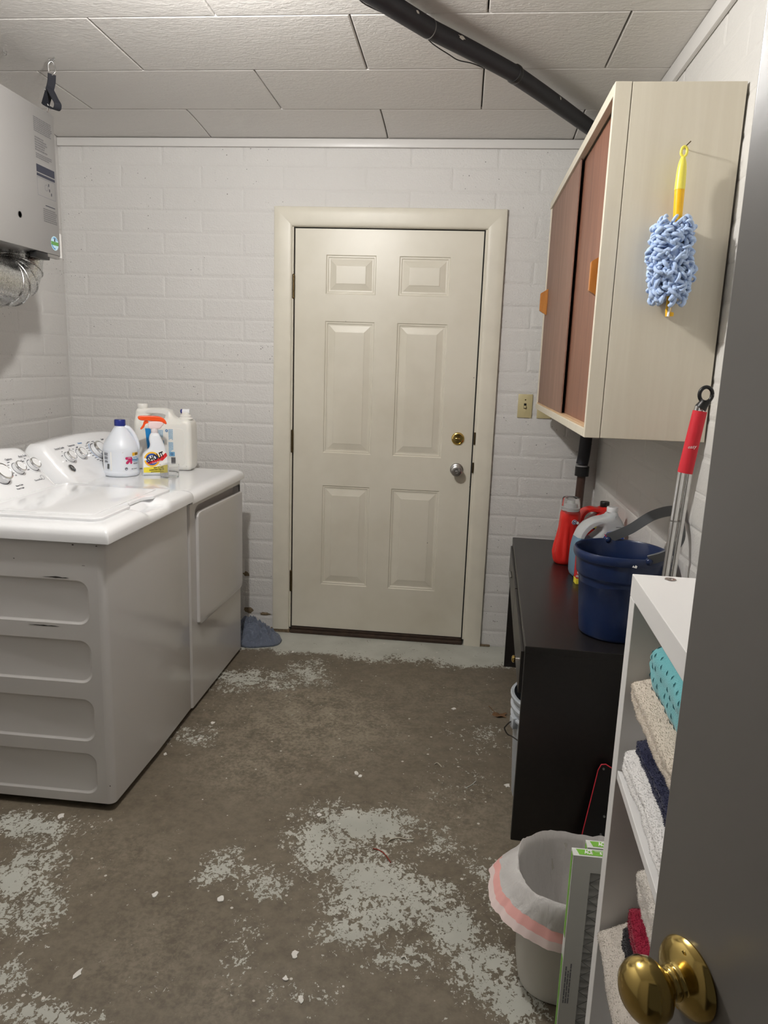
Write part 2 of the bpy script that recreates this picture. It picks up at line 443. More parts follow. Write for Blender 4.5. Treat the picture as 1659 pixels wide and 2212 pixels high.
def lay_blocks(wall, fixed_axis, pos, s0, s1, z0, z1, phase_even, phase_odd, rotz, m, hole=None):
    k = 0
    while zrow(k) < z1:
        za, zb = max(zrow(k), z0), min(zrow(k+1), z1)
        if zb-za > .02:
            ph = phase_even if k % 2 == 0 else phase_odd
            n = math.floor((s0-ph)/BL)
            while ph+n*BL < s1:
                a, b_ = max(ph+n*BL, s0), min(ph+(n+1)*BL, s1); n += 1
                segs = [(a, b_, za)]
                if hole and za < hole[3]:
                    segs = []
                    if a < hole[0]: segs.append((a, min(b_, hole[0]), za))
                    if b_ > hole[1]: segs.append((max(a, hole[1]), b_, za))
                    if zb > hole[3]+.02: segs.append((max(a, hole[0]), min(b_, hole[1]), hole[3]))
                for p, q, zl in segs:
                    if q-p < .025: continue
                    o = bpy.data.objects.new('block', block_mesh(q-p, zb-zl, m)); COL.objects.link(o); o.parent = wall
                    c = (p+q)/2; d = random.uniform(-.0005, .0005)
                    o.location = (c, pos+d, (zl+zb)/2) if fixed_axis == 1 else (pos+d, c, (zl+zb)/2)
                    o.rotation_euler = (random.uniform(-.004, .004), random.uniform(-.003, .003), rotz+random.uniform(-.0015, .0015))
        k += 1
DX0, DX1, DZ1 = -.018, .928, 2.075            # door opening
bm = bx(XL-.1, DX0, .0035, .12, 0, CH+.05); bx(DX1, XR+.1, .0035, .12, 0, CH+.05, bm=bm); bx(DX0, DX1, .0035, .12, DZ1, CH+.05, bm=bm)
wb = struct(to_obj('wall_back', bm, M_MORTAR), 'white painted concrete block wall with the cream door', 'wall')
lay_blocks(wb, 1, .0035, XL, XR, 0, 2.44, 1.15, .955, 0, M_WALL, (DX0, DX1, 0, DZ1))
wl = struct(to_obj('wall_left', bx(XL-.12, XL-.0035, YF-.1, .1, 0, CH+.05), M_MORTAR), 'white painted concrete block wall behind the washer and dryer', 'wall')
lay_blocks(wl, 0, XL-.0035, -2.2, 0, 0, CH, -.22, -.42, R(90), M_WALL)
wr = struct(to_obj('wall_right', bx(XR+.0035, XR+.12, YF-.1, .1, 0, CH+.05), M_WALLR), 'white painted concrete block wall behind the wall cabinet', 'wall')
lay_blocks(wr, 0, XR+.0035, -2.8, 0, 0, CH, -.30, -.10, R(-90), M_WALLR)
# wall with the doorway the photograph is taken from
HX = 1.37                                     # hinge side of the open door
bm = bx(XL-.1, .57, YF-.12, YF, 0, CH+.05); bx(HX+.03, XR+.1, YF-.12, YF, 0, CH+.05, bm=bm); bx(.57, HX+.03, YF-.12, YF, 2.06, CH+.05, bm=bm)
struct(to_obj('wall_front', bm, mat('low_bounce_grey', srgb(128, 124, 118), .8, nz=.1, nscale=14)), 'unseen front wall with the doorway, greyed to cut bounced light', 'wall')  # unseen wall; its grey finish is made up to weaken bounced light
# trims
bm = bx(XL, XR, -.014, 0, 2.414, 2.452, .004)
jitter(bm, .002, 2.0, 3, (0, .5, 1))
struct(to_obj('trim_1', bm, M_TRIM, smooth=40), 'white wooden strip along the top of the back wall', 'trim')
bm = bx(XR-.016, XR, -2.9, -.014, 2.414, 2.476, .004)
struct(to_obj('trim_2', bm, M_TRIM, smooth=40), 'white wooden strip along the top of the right wall', 'trim')

# ------------------------------------------------------------------ back door
d1 = bpy.data.objects.new('door_1', None); COL.objects.link(d1); struct(d1, 'cream six-panel door with cream casing in the block wall', 'door')
SZ0, SZ1, SY = .035, 2.057, .010
panels = [(.155, .400, 1.755, 1.938), (.512, .757, 1.755, 1.938), (.155, .400, .976, 1.627), (.512, .757, .976, 1.627), (.155, .400, .277, .807), (.512, .757, .277, .807)]
MX = frame((0, SY, 0), (1, 0, 0), (0, 0, 1))
rects = [[(a, c), (b_, c), (b_, d), (a, d)] for a, b_, c, d in panels]
bm = fill_holes([(.002, SZ0), (.908, SZ0), (.908, SZ1), (.002, SZ1)], rects, MX)
back = bx(.002, .908, SY+.012, SY+.045, SZ0, SZ1); join(bm, back)
for (xa, za), (xb, zb) in (((.002, SZ0), (.908, SZ0)), ((.908, SZ0), (.908, SZ1)), ((.908, SZ1), (.002, SZ1)), ((.002, SZ1), (.002, SZ0))):
    v = [bm.verts.new(p) for p in ((xa, SY, za), (xb, SY, zb), (xb, SY+.013, zb), (xa, SY+.013, za))]; bm.faces.new(v)
slab = to_obj('door_slab', bm, M_DOOR, d1)
for a, b_, c, d in panels:
    bm = bmesh.new(); rs = []
    for ins, dep in ((0, 0), (.004, .0045), (.010, .0045), (.0135, .0075), (.020, .0078), (.0475, .0015), (.0490, .0005), (.052, .0)):
        rs.append([bm.verts.new((x, SY+dep, z)) for x, z in ((a+ins, c+ins), (b_-ins, c+ins), (b_-ins, d-ins), (a+ins, d-ins))])
    for A, B in zip(rs, rs[1:]):
        for i in range(4): bm.faces.new((A[i], A[(i+1) % 4], B[(i+1) % 4], B[i]))
    bm.faces.new(rs[-1])
    to_obj('door_panel', bm, M_DOOR, slab)
# casing boards, mitred
prof = [(0, -.001), (0, -.006), (.003, -.011), (.010, -.0135), (.022, -.015), (.055, -.0175), (.080, -.0185), (.086, -.017), (.088, -.012), (.088, .004)]
CL, CRt, CT = -.010, .922, 2.064
def casing(pts_fn):
    bm = bmesh.new(); rows = [[bm.verts.new(p) for p in pts_fn(w_, y)] for w_, y in prof]
    for A, B in zip(rows, rows[1:]): bm.faces.new((A[0], A[1], B[1], B[0]))
    bm.faces.new([r[0] for r in rows]); bm.faces.new([r[1] for r in rows][::-1])
    return to_obj('door_casing', bm, M_CASING, d1, 40)
casing(lambda w_, y: ((CL-w_, y, .02), (CL-w_, y, CT+w_)))
casing(lambda w_, y: ((CRt+w_, y, .0), (CRt+w_, y, CT+w_)))
casing(lambda w_, y: ((CL-w_, y, CT+w_), (CRt+w_, y, CT+w_)))
# jamb, dark weather strip, sill
bm = bx(DX0-.004, -.004, -.001, .06, .03, DZ1-.008); bx(.9145, DX1+.004, -.001, .06, .03, DZ1-.008, bm=bm); bx(DX0, DX1, -.001, .06, 2.0625, DZ1+.004, bm=bm)
to_obj('door_jamb', bm, M_CASING, d1)
bm = bx(.9085, .9145, SY-.004, .05, .03, 2.06); bx(-.004, .0015, SY+.004, .05, .03, 2.06, bm=bm); bx(0, .91, SY+.004, .05, 2.0575, 2.0625, bm=bm)
to_obj('weather_strip', bm, M_DARK, d1)
M_SILL = mat('dark_sill_wood', srgb(58, 44, 34), .7, nz=.3, nscale=30)
bm = bx(-.004, .9145, -.012, .10, .0, .018, .003); bx(0, .91, .004, .06, .018, .030, .002, bm=bm)
to_obj('threshold', bm, M_SILL, d1)
for z in (1.786, 1.028, .2885):
    h = to_obj('hinge', lathe([(0, -.0585), (.0042, -.0585), (.0065, -.055), (.0065, -.024), (.0058, -.0235), (.0058, -.0225), (.0065, -.022), (.0065, .022), (.0058, .0225), (.0058, .0235), (.0065, .024), (.0065, .055), (.0042, .0585), (0, .0585)], 16), M_BRONZE, d1, 30, (-.003, .0005, z))
    to_obj('hinge_leaf', bx(-.012, .006, .001, .004, -.052, .052), M_BRONZE, h)
db = to_obj('deadbolt', lathe([(0, 0), (.031, 0), (.032, .003), (.029, .008), (.0245, .010), (.0235, .006), (.008, .005), (0, .005)], 40), M_BRASS, d1, 35, (.836, SY, 1.077), (R(90), 0, 0))
to_obj('thumb_turn', bx(-.012, .012, -.004, .004, .004, .020, .002), M_BRASS, db, 40)
kn = to_obj('door_knob', lathe([(0, 0), (.032, 0), (.033, .004), (.028, .009), (.013, .012), (.012, .030), (.018, .034), (.0265, .042), (.0285, .052), (.0255, .060), (.018, .0635), (.010, .0635), (.0095, .0615), (0, .0615)], 40), M_STEEL, d1, 40, (.838, SY, .922), (R(90), 0, 0))
to_obj('turn_button', bx(-.006, .006, -.0022, .0022, .0612, .068, .001), M_CHROME, kn, 40)
for z, h_ in ((1.083, .030), (.937, .026)):
    to_obj('strike_plate', bx(.9146, .9225, -.0125, .004, z-h_, z+h_, .001), M_BRONZE, d1)

# ------------------------------------------------------------------ objects: world-space building helper
def pmat(o):
    M = o.matrix_basis.copy()
    while o.parent is not None:
        o = o.parent; M = o.matrix_basis @ M
    return M
def wobj(name, bm, m, parent, smooth=None):
    """bm is in world coordinates; the new part is stored in its parent's own space"""
    bm.transform(pmat(parent).inverted())
    return to_obj(name, bm, m, parent, smooth)
def smoothstep(a, b, x):
    t = max(0, min(1, (x-a)/(b-a))); return t*t*(3-2*t)
def shell_prism(profile, z0, z1, skip=None):
    """vertical wall along a closed xy profile, capped top and bottom; edge index skip left open"""
    b = bmesh.new(); A = [b.verts.new((x, y, z0)) for x, y in profile]; B = [b.verts.new((x, y, z1)) for x, y in profile]
    n = len(profile)
    for i in range(n):
        if i == skip: continue
        b.faces.new((A[i], A[(i+1) % n], B[(i+1) % n], B[i]))
    b.faces.new(A[::-1]); b.faces.new(B); return b
def deck(x0, x1, y0, y1, z0, zt, rnd, nx, ny, dip=None):
    """moulded appliance top: rolled edges, flat middle, optional dip(x, y)"""
    b = bmesh.new(); g = {}
    def spread(a, c, n):
        e = [0, .004, .009, .016, .026, .04]
        return [a+t for t in e] + [a+.04+(c-a-.08)*k/n for k in range(1, n)] + [c-t for t in e[::-1]]
    xs, ys = spread(x0, x1, nx), spread(y0, y1, ny)
    for i, x in enumerate(xs):
        for j, y in enumerate(ys):
            e = min(x-x0, x1-x, y-y0, y1-y); t = min(1, e/rnd)
            z = zt - .030*(1-math.sqrt(max(0, 1-(1-t)**2)))
            if dip: z -= dip(x, y)
            g[i, j] = b.verts.new((x, y, z))
    for i in range(len(xs)-1):
        for j in range(len(ys)-1): b.faces.new((g[i, j], g[i+1, j], g[i+1, j+1], g[i, j+1]))
    bd = [g[i, 0] for i in range(len(xs))] + [g[len(xs)-1, j] for j in range(1, len(ys))] + [g[i, len(ys)-1] for i in range(len(xs)-2, -1, -1)] + [g[0, j] for j in range(len(ys)-2, 0, -1)]
    lo = [b.verts.new((v.co.x, v.co.y, z0)) for v in bd]; n = len(bd)
    for i in range(n): b.faces.new((bd[i], bd[(i+1) % n], lo[(i+1) % n], lo[i]))
    b.faces.new(lo); return b
FACE_U = Vector((0, 1, 0)); FACE_V = Vector((-.125, 0, .149)).normalized(); FACE_N = FACE_U.cross(FACE_V)
def face_pt(y, s, lift=0):                    # s metres up the sloping control panel
    return Vector((-.665, y, .936)) + FACE_V*s + FACE_N*lift
def console(root, ya, yb, e, m):
    rings = []
    ts = [0, .004, .012, .025, .04, .06, .08, .1]
    ys = sorted(set([round(ya+e*t*10, 4) for t in ts] + [round(ya+e+(yb-ya-2*e)*k/8, 4) for k in range(9)] + [round(yb-e*t*10, 4) for t in ts]))
    base = [(-.655, .915), (-.662, .930), (-.668, .9396), (-.720, 1.0016), (-.776, 1.0684), (-.788, 1.080), (-.800, 1.0855), (-.850, 1.083), (-.862, 1.074), (-.868, 1.05), (-.868, .915)]
    mid = (ya+yb)/2
    for y in ys:
        d = min(y-ya, yb-y); s = 1 if d >= e else max(.14, (1-(1-d/e)**2.3)**(1/2.3))
        arch = 1 - .10*((y-mid)/((yb-ya)/2))**2
        rings.append([Vector((-.868 + (x+.868)*(.35+.65*s if x > -.86 else 1), y, .915+(z-.915)*(s*arch if z > .94 else min(1, s*1.5)))) for x, z in base])
    b = loft(rings); return wobj('control_console', b, m, root, 50)
def knob_bm(r, h):
    return lathe([(0, 0), (r*1.02, 0), (r*1.0, h*.1), (r*.93, h*.12), (r*.92, h*.55), (r*.90, h*.60)], 36)
def add_knob(root, con, y, s, r=.0235, h=.024):
    M = frame(face_pt(y, s, -.002), FACE_U, FACE_V)
    k = wobj('control_knob', lathe([(0, 0), (r*1.25, 0), (r*1.22, .003), (r*1.04, .0045), (r, .005), (r*.96, h*.72), (0, h*.72)], 36, M=M.copy()), M_WPLASTIC, con, 35)
    wobj('chrome_band', lathe([(r*.955, h*.66), (r*.99, h*.74), (r*.95, h*1.0), (r*.84, h*1.04), (r*.80, h*1.0), (0, h*.98)], 36, M=M.copy()), M_CHROME, k, 30)
    wobj('knob_cap', lathe([(r*.80, h*.99), (r*.72, h*1.06), (0, h*1.075)], 36, M=M.copy()), M_WPLASTIC, k, 30)
    wobj('painted_shadow_ring', lathe([(r*1.04, .0046), (r*1.09, .0050), (r*1.13, .0042), (r*1.04, .004)], 36, M=M.copy()), M_INK, k, 30)  # dark ink ring painted as shade around the knob's foot
    return k
def console_print(con, items, name='printed_text', m=M_INK):
    for s, y, up, size in items:
        wobj(name, text_bm(s, size, frame(face_pt(y, up, .0006), FACE_U, FACE_V), xs=.9), m, con)
def ticks(con, y, s, r, a0, a1, n, m=M_INK, ln=.014, tl=True):
    b = None; rd = random.Random(int(abs(y)*1000))
    for i in range(n):
        a = R(a0+(a1-a0)*i/(n-1)); M = frame(face_pt(y+r*math.cos(a), s+r*math.sin(a), .0005), FACE_U, FACE_V)
        l = ln*(.5+.5*rd.random()); sg = 1 if math.cos(a) > 0 else -1
        b = poly_bm([(0, -.0012), (sg*l, -.0012), (sg*l, .0012), (0, .0012)], M, .0002, b)
    o = wobj('dial_marks', b, m, con); o['kind'] = 'stuff'; return o

# ------------------------------------------------------------------ washing machine
WX0, WX1, WY0, WY1 = -.868, -.185, -1.655, -.975
ws = thing('washing_machine', 'white top-loading washing machine with embossed side panels', 'washing machine', (-.526, -1.315, 0))
prof = [(WX1-.022, WY0)] + [(WX1-.022+.022*math.sin(R(a)), WY0+.022-.022*math.cos(R(a))) for a in range(15, 91, 15)] + [(WX1+.004, -1.315)] + \
       [(WX1-.012+.012*math.cos(R(a)), WY1-.012+.012*math.sin(R(a))) for a in range(0, 91, 30)] + [(WX0, WY1), (WX0, WY0)]
bm = shell_prism(prof, .026, .886, skip=len(prof)-1)
MXZ = frame((0, WY0, 0), (1, 0, 0), (0, 0, 1))
zz = [(.624, .764), (.434, .573), (.238, .381), (.056, .197)]
holes = []
for a, c in zz: holes.append(rrect(.56, c-a, .036, 6, -.237-.28, (a+c)/2))
join(bm, fill_holes([(WX0, .026), (WX1-.022, .026), (WX1-.022, .886), (WX0, .886)], holes, MXZ))
body = wobj('cabinet_body', bm, M_ENAMEL, ws, 30)
for a, c in zz:
    b = bmesh.new(); rs = []
    for ins, dep in ((0, 0), (.0015, .0006), (.006, .0040), (.0085, .0046)):
        rs.append([b.verts.new((x, WY0+dep, z)) for x, z in rrect(.56-2*ins, c-a-2*ins, .036-ins*.8, 6, -.237-.28, (a+c)/2)])
    for A, B in zip(rs, rs[1:]):
        for i in range(len(A)): b.faces.new((A[i], A[(i+1) % len(A)], B[(i+1) % len(A)], B[i]))
    b.faces.new(rs[-1]); wobj('side_panel', b, M_ENAMEL, body, 60)
M_SCUFF = mat('dark_scuff', srgb(46, 42, 40), .8)
def scuff(x, z, l, h, name='scuff_mark', k=1):
    rd = random.Random(int(abs(x*1000+z*77))); top = []; bot = []
    for i in range(9):
        t = i/8; e = math.sin(PI*t)**.6
        top.append((x+l*(t-.5), z+h*e*(.3+.7*rd.random()))); bot.append((x+l*(t-.5), z-h*e*(.2+.5*rd.random())))
    wobj(name, poly_bm(top+bot[::-1], frame((0, WY0-.0003, 0), (1, 0, 0), (0, 0, 1)), .0002), M_SCUFF, body)
for u, v, l, h in ((120, 1247, .085, .0035), (95, 1351, .10, .0028), (157, 1177, .007, .003), (208, 1180, .006, .0025), (30, 1206, .006, .002), (238, 1698, .004, .003), (180, 1222, .012, .0012)):
    q = hit(u, v, 1, WY0); scuff(q.x, q.z, l, h)
NY0, NY1 = -1.40, -1.185
def wdip(x, y):
    sy = smoothstep(NY0, NY0+.035, y)*(1-smoothstep(NY1-.035, NY1, y)); sx = smoothstep(-.255, -.235, x)
    return .024*sy*sx*(1-.55*smoothstep(-.215, -.165, x))
wobj('top_deck', deck(WX0, WX1+.022, WY0-.012, WY1+.005, .884, .9345, .045, 40, 44, wdip), M_WPLASTIC, ws, 60)
wobj('deck_gasket', bx(WX0+.01, WX1+.010, WY0-.004, WY1+.002, .8815, .8845), M_DARK, ws)
LX0, LX1, LY0, LY1 = -.652, -.222, -1.602, -1.030
lid = []
for x, y in rrect(LX1-LX0, LY1-LY0, .035, 6, (LX0+LX1)/2, (LY0+LY1)/2): lid.append((x, y))
out = []
for i, (x, y) in enumerate(lid):
    out.append((x, y))
    x2, y2 = lid[(i+1) % len(lid)]
    if x > LX1-.001 and x2 > LX1-.001 and y < NY0 < y2 or (x > LX1-.001 and x2 > LX1-.001 and y > NY1 > y2):
        seq = [NY0+.015, NY0+.04, NY0+.06, NY1-.06, NY1-.04, NY1-.015]
        off = [.002, .020, .026, .026, .020, .002]
        pr = list(zip(seq, off)); pr = pr if y2 > y else pr[::-1]
        out += [(LX1-o_, s_) for s_, o_ in pr]
bm = outline([out], .0025, .0035, 3)
bm.transform(Matrix.Translation((0, 0, .9385)))
lidob = wobj('lid', bm, M_WPLASTIC, ws, 60)
# raised flat field on the lid
bm = outline([rrect(.36, .50, .03, 6, (LX0+LX1)/2-.005, (LY0+LY1)/2)], .0008, .0012, 2); bm.transform(Matrix.Translation((0, 0, .9447)))
wobj('lid_field', bm, M_WPLASTIC, lidob, 60)
con = console(ws, WY0, WY1-.022, .10, M_WPLASTIC)
add_knob(ws, con, -1.197, .103); add_knob(ws, con, -1.104, .103); add_knob(ws, con, -1.312, .095, .036, .030); add_knob(ws, con, -1.43, .103); add_knob(ws, con, -1.53, .103)
console_print(con, [('Options', -1.203, .148, .013), ('Auto Soak', -1.115, .150, .013), ('Rinse & Spin', -1.255, .040, .009), ('Drain & Spin', -1.262, .028, .009), ('Off', -1.232, .080, .008), ('On', -1.142, .133, .008)])
console_print(con, [('ThermoFlow', -1.135, .042, .010)], 'grey_lettering', M_GREYINK)
b = None
M = frame(face_pt(-1.102, .048, .0005), FACE_U, FACE_V)
b = fill_holes(circ(.010, 24), [circ(.0085, 24)], M); wobj('grey_emblem', b, M_GREYINK, con)
ticks(con, -1.197, .103, .035, 110, 200, 4); ticks(con, -1.104, .103, .035, 100, 200, 4)
for x in (WX0+.05, WX1-.05):
    for y in (WY0+.05, WY1-.05): wobj('foot', lathe([(0, 0), (.018, 0), (.018, .012), (.010, .014), (.010, .028), (0, .028)], 16, M=Matrix.Translation((x, y, 0))), M_BLACKP, ws, 40)

# ------------------------------------------------------------------ tumble dryer
DY0, DY1 = -.966, -.285
dr = thing('tumble_dryer', 'white front-loading tumble dryer beside the washing machine', 'tumble dryer', (-.526, -.625, 0))
prof = [(WX1-.012, DY0)] + [(WX1-.012+.012*math.sin(R(a)), DY0+.012-.012*math.cos(R(a))) for a in range(30, 91, 30)] + \
       [(WX1, DY1-.016)] + [(WX1-.016+.016*math.cos(R(a)), DY1-.016+.016*math.sin(R(a))) for a in range(18, 91, 18)] + [(WX0, DY1), (WX0, DY0)]
fi = [i for i, p in enumerate(prof) if abs(p[0]-WX1) < 1e-6 and abs(p[1]-(DY0+.012)) < 1e-3][0]
bm = shell_prism(prof, .016, .872, skip=fi)
MYZ = frame((WX1, 0, 0), (0, 1, 0), (0, 0, 1))
def pk(ins):
    return [(-.900+ins, .800), (-.312-ins, .790), (-.300-ins, .836-ins*.5), (-.315-ins, .848-ins), (-.86, .852-ins), (-.888+ins, .846-ins), (-.902+ins, .830)]
join(bm, fill_holes([(DY0+.012, .016), (DY1-.016, .016), (DY1-.016, .872), (DY0+.012, .872)], [pk(0)], MYZ))
dbody = wobj('cabinet_body', bm, M_ENAMEL, dr, 30)
b = bmesh.new(); rs = []
for ins, dep in ((0, 0), (.003, .003), (.008, .030)):
    rs.append([b.verts.new((WX1-dep, y, z)) for y, z in pk(ins)])
for A, B in zip(rs, rs[1:]):
    for i in range(len(A)): b.faces.new((A[i], A[(i+1) % len(A)], B[(i+1) % len(A)], B[i]))
b.faces.new(rs[-1]); wobj('handle_pocket', b, M_ENAMEL, dbody, 30)
bm = outline([[(-.895, .365), (-.880, .352), (-.86, .350), (-.33, .338), (-.308, .345), (-.301, .360), (-.301, .805), (-.306, .812), (-.86, .826), (-.884, .822), (-.895, .808)]], .003, .005, 3)
bm.transform(frame((WX1+.004, 0, 0), (0, 1, 0), (0, 0, 1)))
wobj('dryer_door', bm, M_ENAMEL, dr, 40)
wobj('top_deck', deck(WX0, WX1+.016, DY0, DY1+.004, .872, .9165, .045, 30, 30), M_WPLASTIC, dr, 60)
wobj('deck_gasket', bx(WX0+.01, WX1+.004, DY0+.004, DY1-.004, .8695, .8725), M_DARK, dr)
con = console(dr, DY0+.002, DY1-.002, .055, M_WPLASTIC)
add_knob(dr, con, -.846, .101); add_knob(dr, con, -.755, .104); add_knob(dr, con, -.613, .100, .037, .032); add_knob(dr, con, -.495, .104)
console_print(con, [('Extended Tumble', -.862, .150, .011), ('Temperature', -.767, .152, .011), ('Signal', -.500, .152, .011), ('Off', -.80, .137, .007), ('High', -.735, .140, .007), ('Timed Dry', -.575, .033, .008)])
console_print(con, [('Delicates', -.695, .155, .010)], 'blue_lettering', M_INKBLUE)
ticks(con, -.613, .100, .052, 60, 320, 18, ln=.022); ticks(con, -.846, .101, .034, 110, 200, 3); ticks(con, -.755, .104, .034, 80, 150, 3)
b = None
for i in range(8):
    a = R(118+i*14); M = frame(face_pt(-.613+.045*math.cos(a), .100+.045*math.sin(a), .0006), Vector(FACE_U)*math.cos(a)+FACE_V*math.sin(a), -FACE_U*math.sin(a)+FACE_V*math.cos(a))
    b = poly_bm([(-.0025, -.0055), (.0025, -.0055), (.0025, .0055), (-.0025, .0055)], M, .0002, b)
wobj('blue_dial_arc', b, M_INKBLUE, con)
M = frame(face_pt(-.885, .052, -.001), FACE_U, FACE_V)
lg = wobj('round_badge', lathe([(0, .0), (.019, 0), (.019, .003), (.0165, .0042), (.0155, .0034)], 36, M=M.copy()), M_CHROME, con, 30)
wobj('badge_face', lathe([(.0158, .0036), (0, .0038)], 36, M=M.copy()), mat('badge_dark', srgb(40, 42, 44), .3), lg)
sw_ = [(-.008, .003), (-.004, .009), (.0, .004), (-.003, -.004), (-.008, -.006)]
b = tube([M @ Vector((x, y, .0042)) for x, y in smooth_path([(p[0], p[1], 0) for p in sw_], 5) for x, y in [(x.x, x.y)] ] if False else [M @ Vector((p.x, p.y, .0042)) for p in smooth_path([(p[0], p[1], 0) for p in sw_], 5)], .0008, 6)
tube([M @ Vector((p.x, p.y, .0042)) for p in smooth_path([(.007, .006, 0), (.003, .007, 0), (.002, .0, 0), (.004, -.007, 0), (.009, -.004, 0), (.008, .0, 0), (.005, 0, 0)], 5)], .0008, 6, b)
wobj('badge_script', b, M_CHROME, lg, 40)
for x in (WX0+.05, WX1-.05):
    for y in (DY0+.05, DY1-.05): wobj('foot', lathe([(0, 0), (.018, 0), (.018, .010), (.010, .012), (.010, .018), (0, .018)], 16, M=Matrix.Translation((x, y, 0))), M_BLACKP, dr, 40)

# ------------------------------------------------------------------ bottles on the dryer
ZD = .9168
def bend(bm, r, th):
    for v in bm.verts:
        a = th + v.co.x/r; q = r+v.co.z
        v.co = Vector((q*math.cos(a), q*math.sin(a), v.co.y))
    return bm
I4 = Matrix.Identity(4)
def subdiv(bm, cuts=2):
    bmesh.ops.triangulate(bm, faces=bm.faces[:]); bmesh.ops.subdivide_edges(bm, edges=[e for e in bm.edges if e.calc_length() > .006], cuts=cuts); return bm
M_HDPE = mat('bluish_white_bottle', srgb(228, 233, 241), .3, sss=.12)
M_NAVY = mat('navy_cap_plastic', srgb(28, 42, 120), .35)
t = thing('bleach_jug', 'bluish white bleach jug with blue cap and pink arrow label', 'jug', (-.612, -.632, ZD))
rings = []
for z, r in ((0, .066), (.004, .0725), (.012, .0745), (.020, .0745), (.022, .0735), (.026, .073), (.108, .073), (.112, .0745), (.124, .0735), (.145, .066), (.170, .050), (.190, .036), (.205, .026), (.213, .021), (.228, .019)):
    rings.append(ring(0, 0, z, r, r, 2.0, 64))
to_obj('bottle_body', loft(rings), M_HDPE, t, 60)
TH = R(-64)
hp = [(.018, 0, .208), (.034, 0, .204), (.052, 0, .182), (.064, 0, .155), (.070, 0, .125), (.066, 0, .108)]
rot = Matrix.Rotation(R(20), 4, 'Z')
b = tube([rot @ p for p in smooth_path(hp, 5)], .0095, 12, flat=(1.15, 1)); to_obj('handle', b, M_HDPE, t, 60)
b = lathe([(0, .214), (.0225, .214), (.0235, .217), (.0235, .236), (.0215, .241), (0, .242)], 40)
to_obj('cap', b, M_NAVY, t, 35)
lb = subdiv(poly_bm(rrect(.215, .080, .004), frame((0, .067, .0005), (1, 0, 0), (0, 1, 0)), .0002), 3)
lab = to_obj('paper_label', bend(lb, .0735, TH+.10), M_LABELW, t, 60)
def lab_add(name, bm, m, r=.0735, lift=.0009, th=TH+.10, par=None):
    for v in bm.verts: v.co.z += lift
    return to_obj(name, bend(subdiv(bm, 1), r, th), m, par or lab)
M_MAG = mat('magenta_ink', srgb(188, 44, 96), .45); M_YEL = mat('amber_ink', srgb(244, 186, 40), .45); M_TEAL = mat('blue_text', srgb(60, 140, 190), .5)
F = lambda x, y: frame((x, y, 0), (1, 0, 0), (0, 1, 0))
bar = lambda a, c, w_: tube([(a[0], a[1], 0), (c[0], c[1], 0)], w_, 10, flat=(1, .04))
b = poly_bm(rrect(.030, .011, .0045), F(.024, .081), .0002)
poly_bm(rrect(.010, .030, .0045), F(.034, .0715), .0002, b)
poly_bm(rrect(.036, .011, .0050), frame((.025, .0705, 0), (1, 1, 0), (-1, 1, 0)), .0002, b)
lab_add('arrow_logo', b, M_MAG)
lab_add('logo_lettering', text_bm('up&up', .005, F(.026, .0825), xs=1.1), M_LABELW, lift=.0013)
lab_add('bleach_lettering', text_bm('bleach', .0155, F(.059, .074), offset=.0003), M_TEAL)
lab_add('small_blue_lettering', join(text_bm('disinfecting', .0055, F(.056, .084)), text_bm('with cloromax', .0048, F(.058, .0655))), M_TEAL)
lab_add('yellow_flash', poly_bm([(.041, .090), (.075, .0925), (.075, .104), (.041, .1035)], I4, .0002), M_YEL)
b = lines_bm(.02, .010, 3, F(.064, .0975), seed=3); lab_add('flash_print', b, M_INKB, lift=.0013)
b = lines_bm(.026, .012, 4, F(-.078, .097), seed=4); lines_bm(.024, .012, 4, F(-.078, .081), seed=5, bm=b); lines_bm(.022, .010, 3, F(-.077, .066), seed=6, bm=b); lines_bm(.03, .006, 2, F(.060, .057), seed=8, bm=b)
lab_add('fine_print', b, M_GREYINK)
b = None
for i in range(11): b = poly_bm([(0, 0), (.012, 0), (.012, .0006+.0006*(i % 3)), (0, .0006+.0006*(i % 3))], F(-.072, .034+i*.0021), .0002, b)
lab_add('barcode', b, M_INKB)
b = fill_holes(circ(.006, 20), [circ(.0045, 20)], F(.012, .036)); join(b, poly_bm([(-.005, -.001), (.005, .001), (.005, .002), (-.005, 0)], F(.012, .036))); poly_bm([(-.003, .002), (.003, .003), (.003, .004), (-.003, .003)], F(.012, .036), .0002, b)
lab_add('recycling_emblem', b, M_INK)
lab_add('net_volume_lettering', text_bm('NET 3.78 QT', .0055, F(.050, .034)), M_INK)

# stain remover spray
M_SPRAYW = mat('spray_bottle_plastic', srgb(232, 236, 242), .28, sss=.1)
M_ORANGE = mat('orange_plastic', srgb(238, 84, 30), .32, coat=.2)
t = thing('stain_remover_spray', 'white stain remover spray bottle with orange trigger', 'spray bottle', (-.481, -.580, ZD), R(25))
pts = smooth_path([(-.052, .004), (-.054, .05), (-.053, .085), (-.040, .102), (-.018, .125), (-.024, .150), (-.020, .172), (-.014, .185), (.014, .185), (.022, .172), (.036, .140), (.048, .100), (.054, .060), (.055, .004)] and
      [(p[0], p[1], 0) for p in [(-.048, .0), (-.054, .006), (-.054, .08), (-.046, .098), (-.026, .116), (-.020, .132), (-.024, .156), (-.020, .172), (-.0145, .184), (.0145, .184), (.024, .168), (.038, .136), (.049, .098), (.055, .060), (.055, .006), (.049, .0)]], 4, True)
bm = outline([[(p.x, p.y) for p in pts]], .014, .015, 4); MS = frame((0, 0, 0), (1, 0, 0), (0, 0, 1)); bm.transform(MS)
body = to_obj('bottle_body', bm, M_SPRAYW, t, 60)
to_obj('collar', lathe([(0, .182), (.0145, .182), (.0150, .186), (.0150, .200), (.0125, .204), (0, .204)], 28), mat('frosted_collar', srgb(214, 206, 208), .3), t, 35)
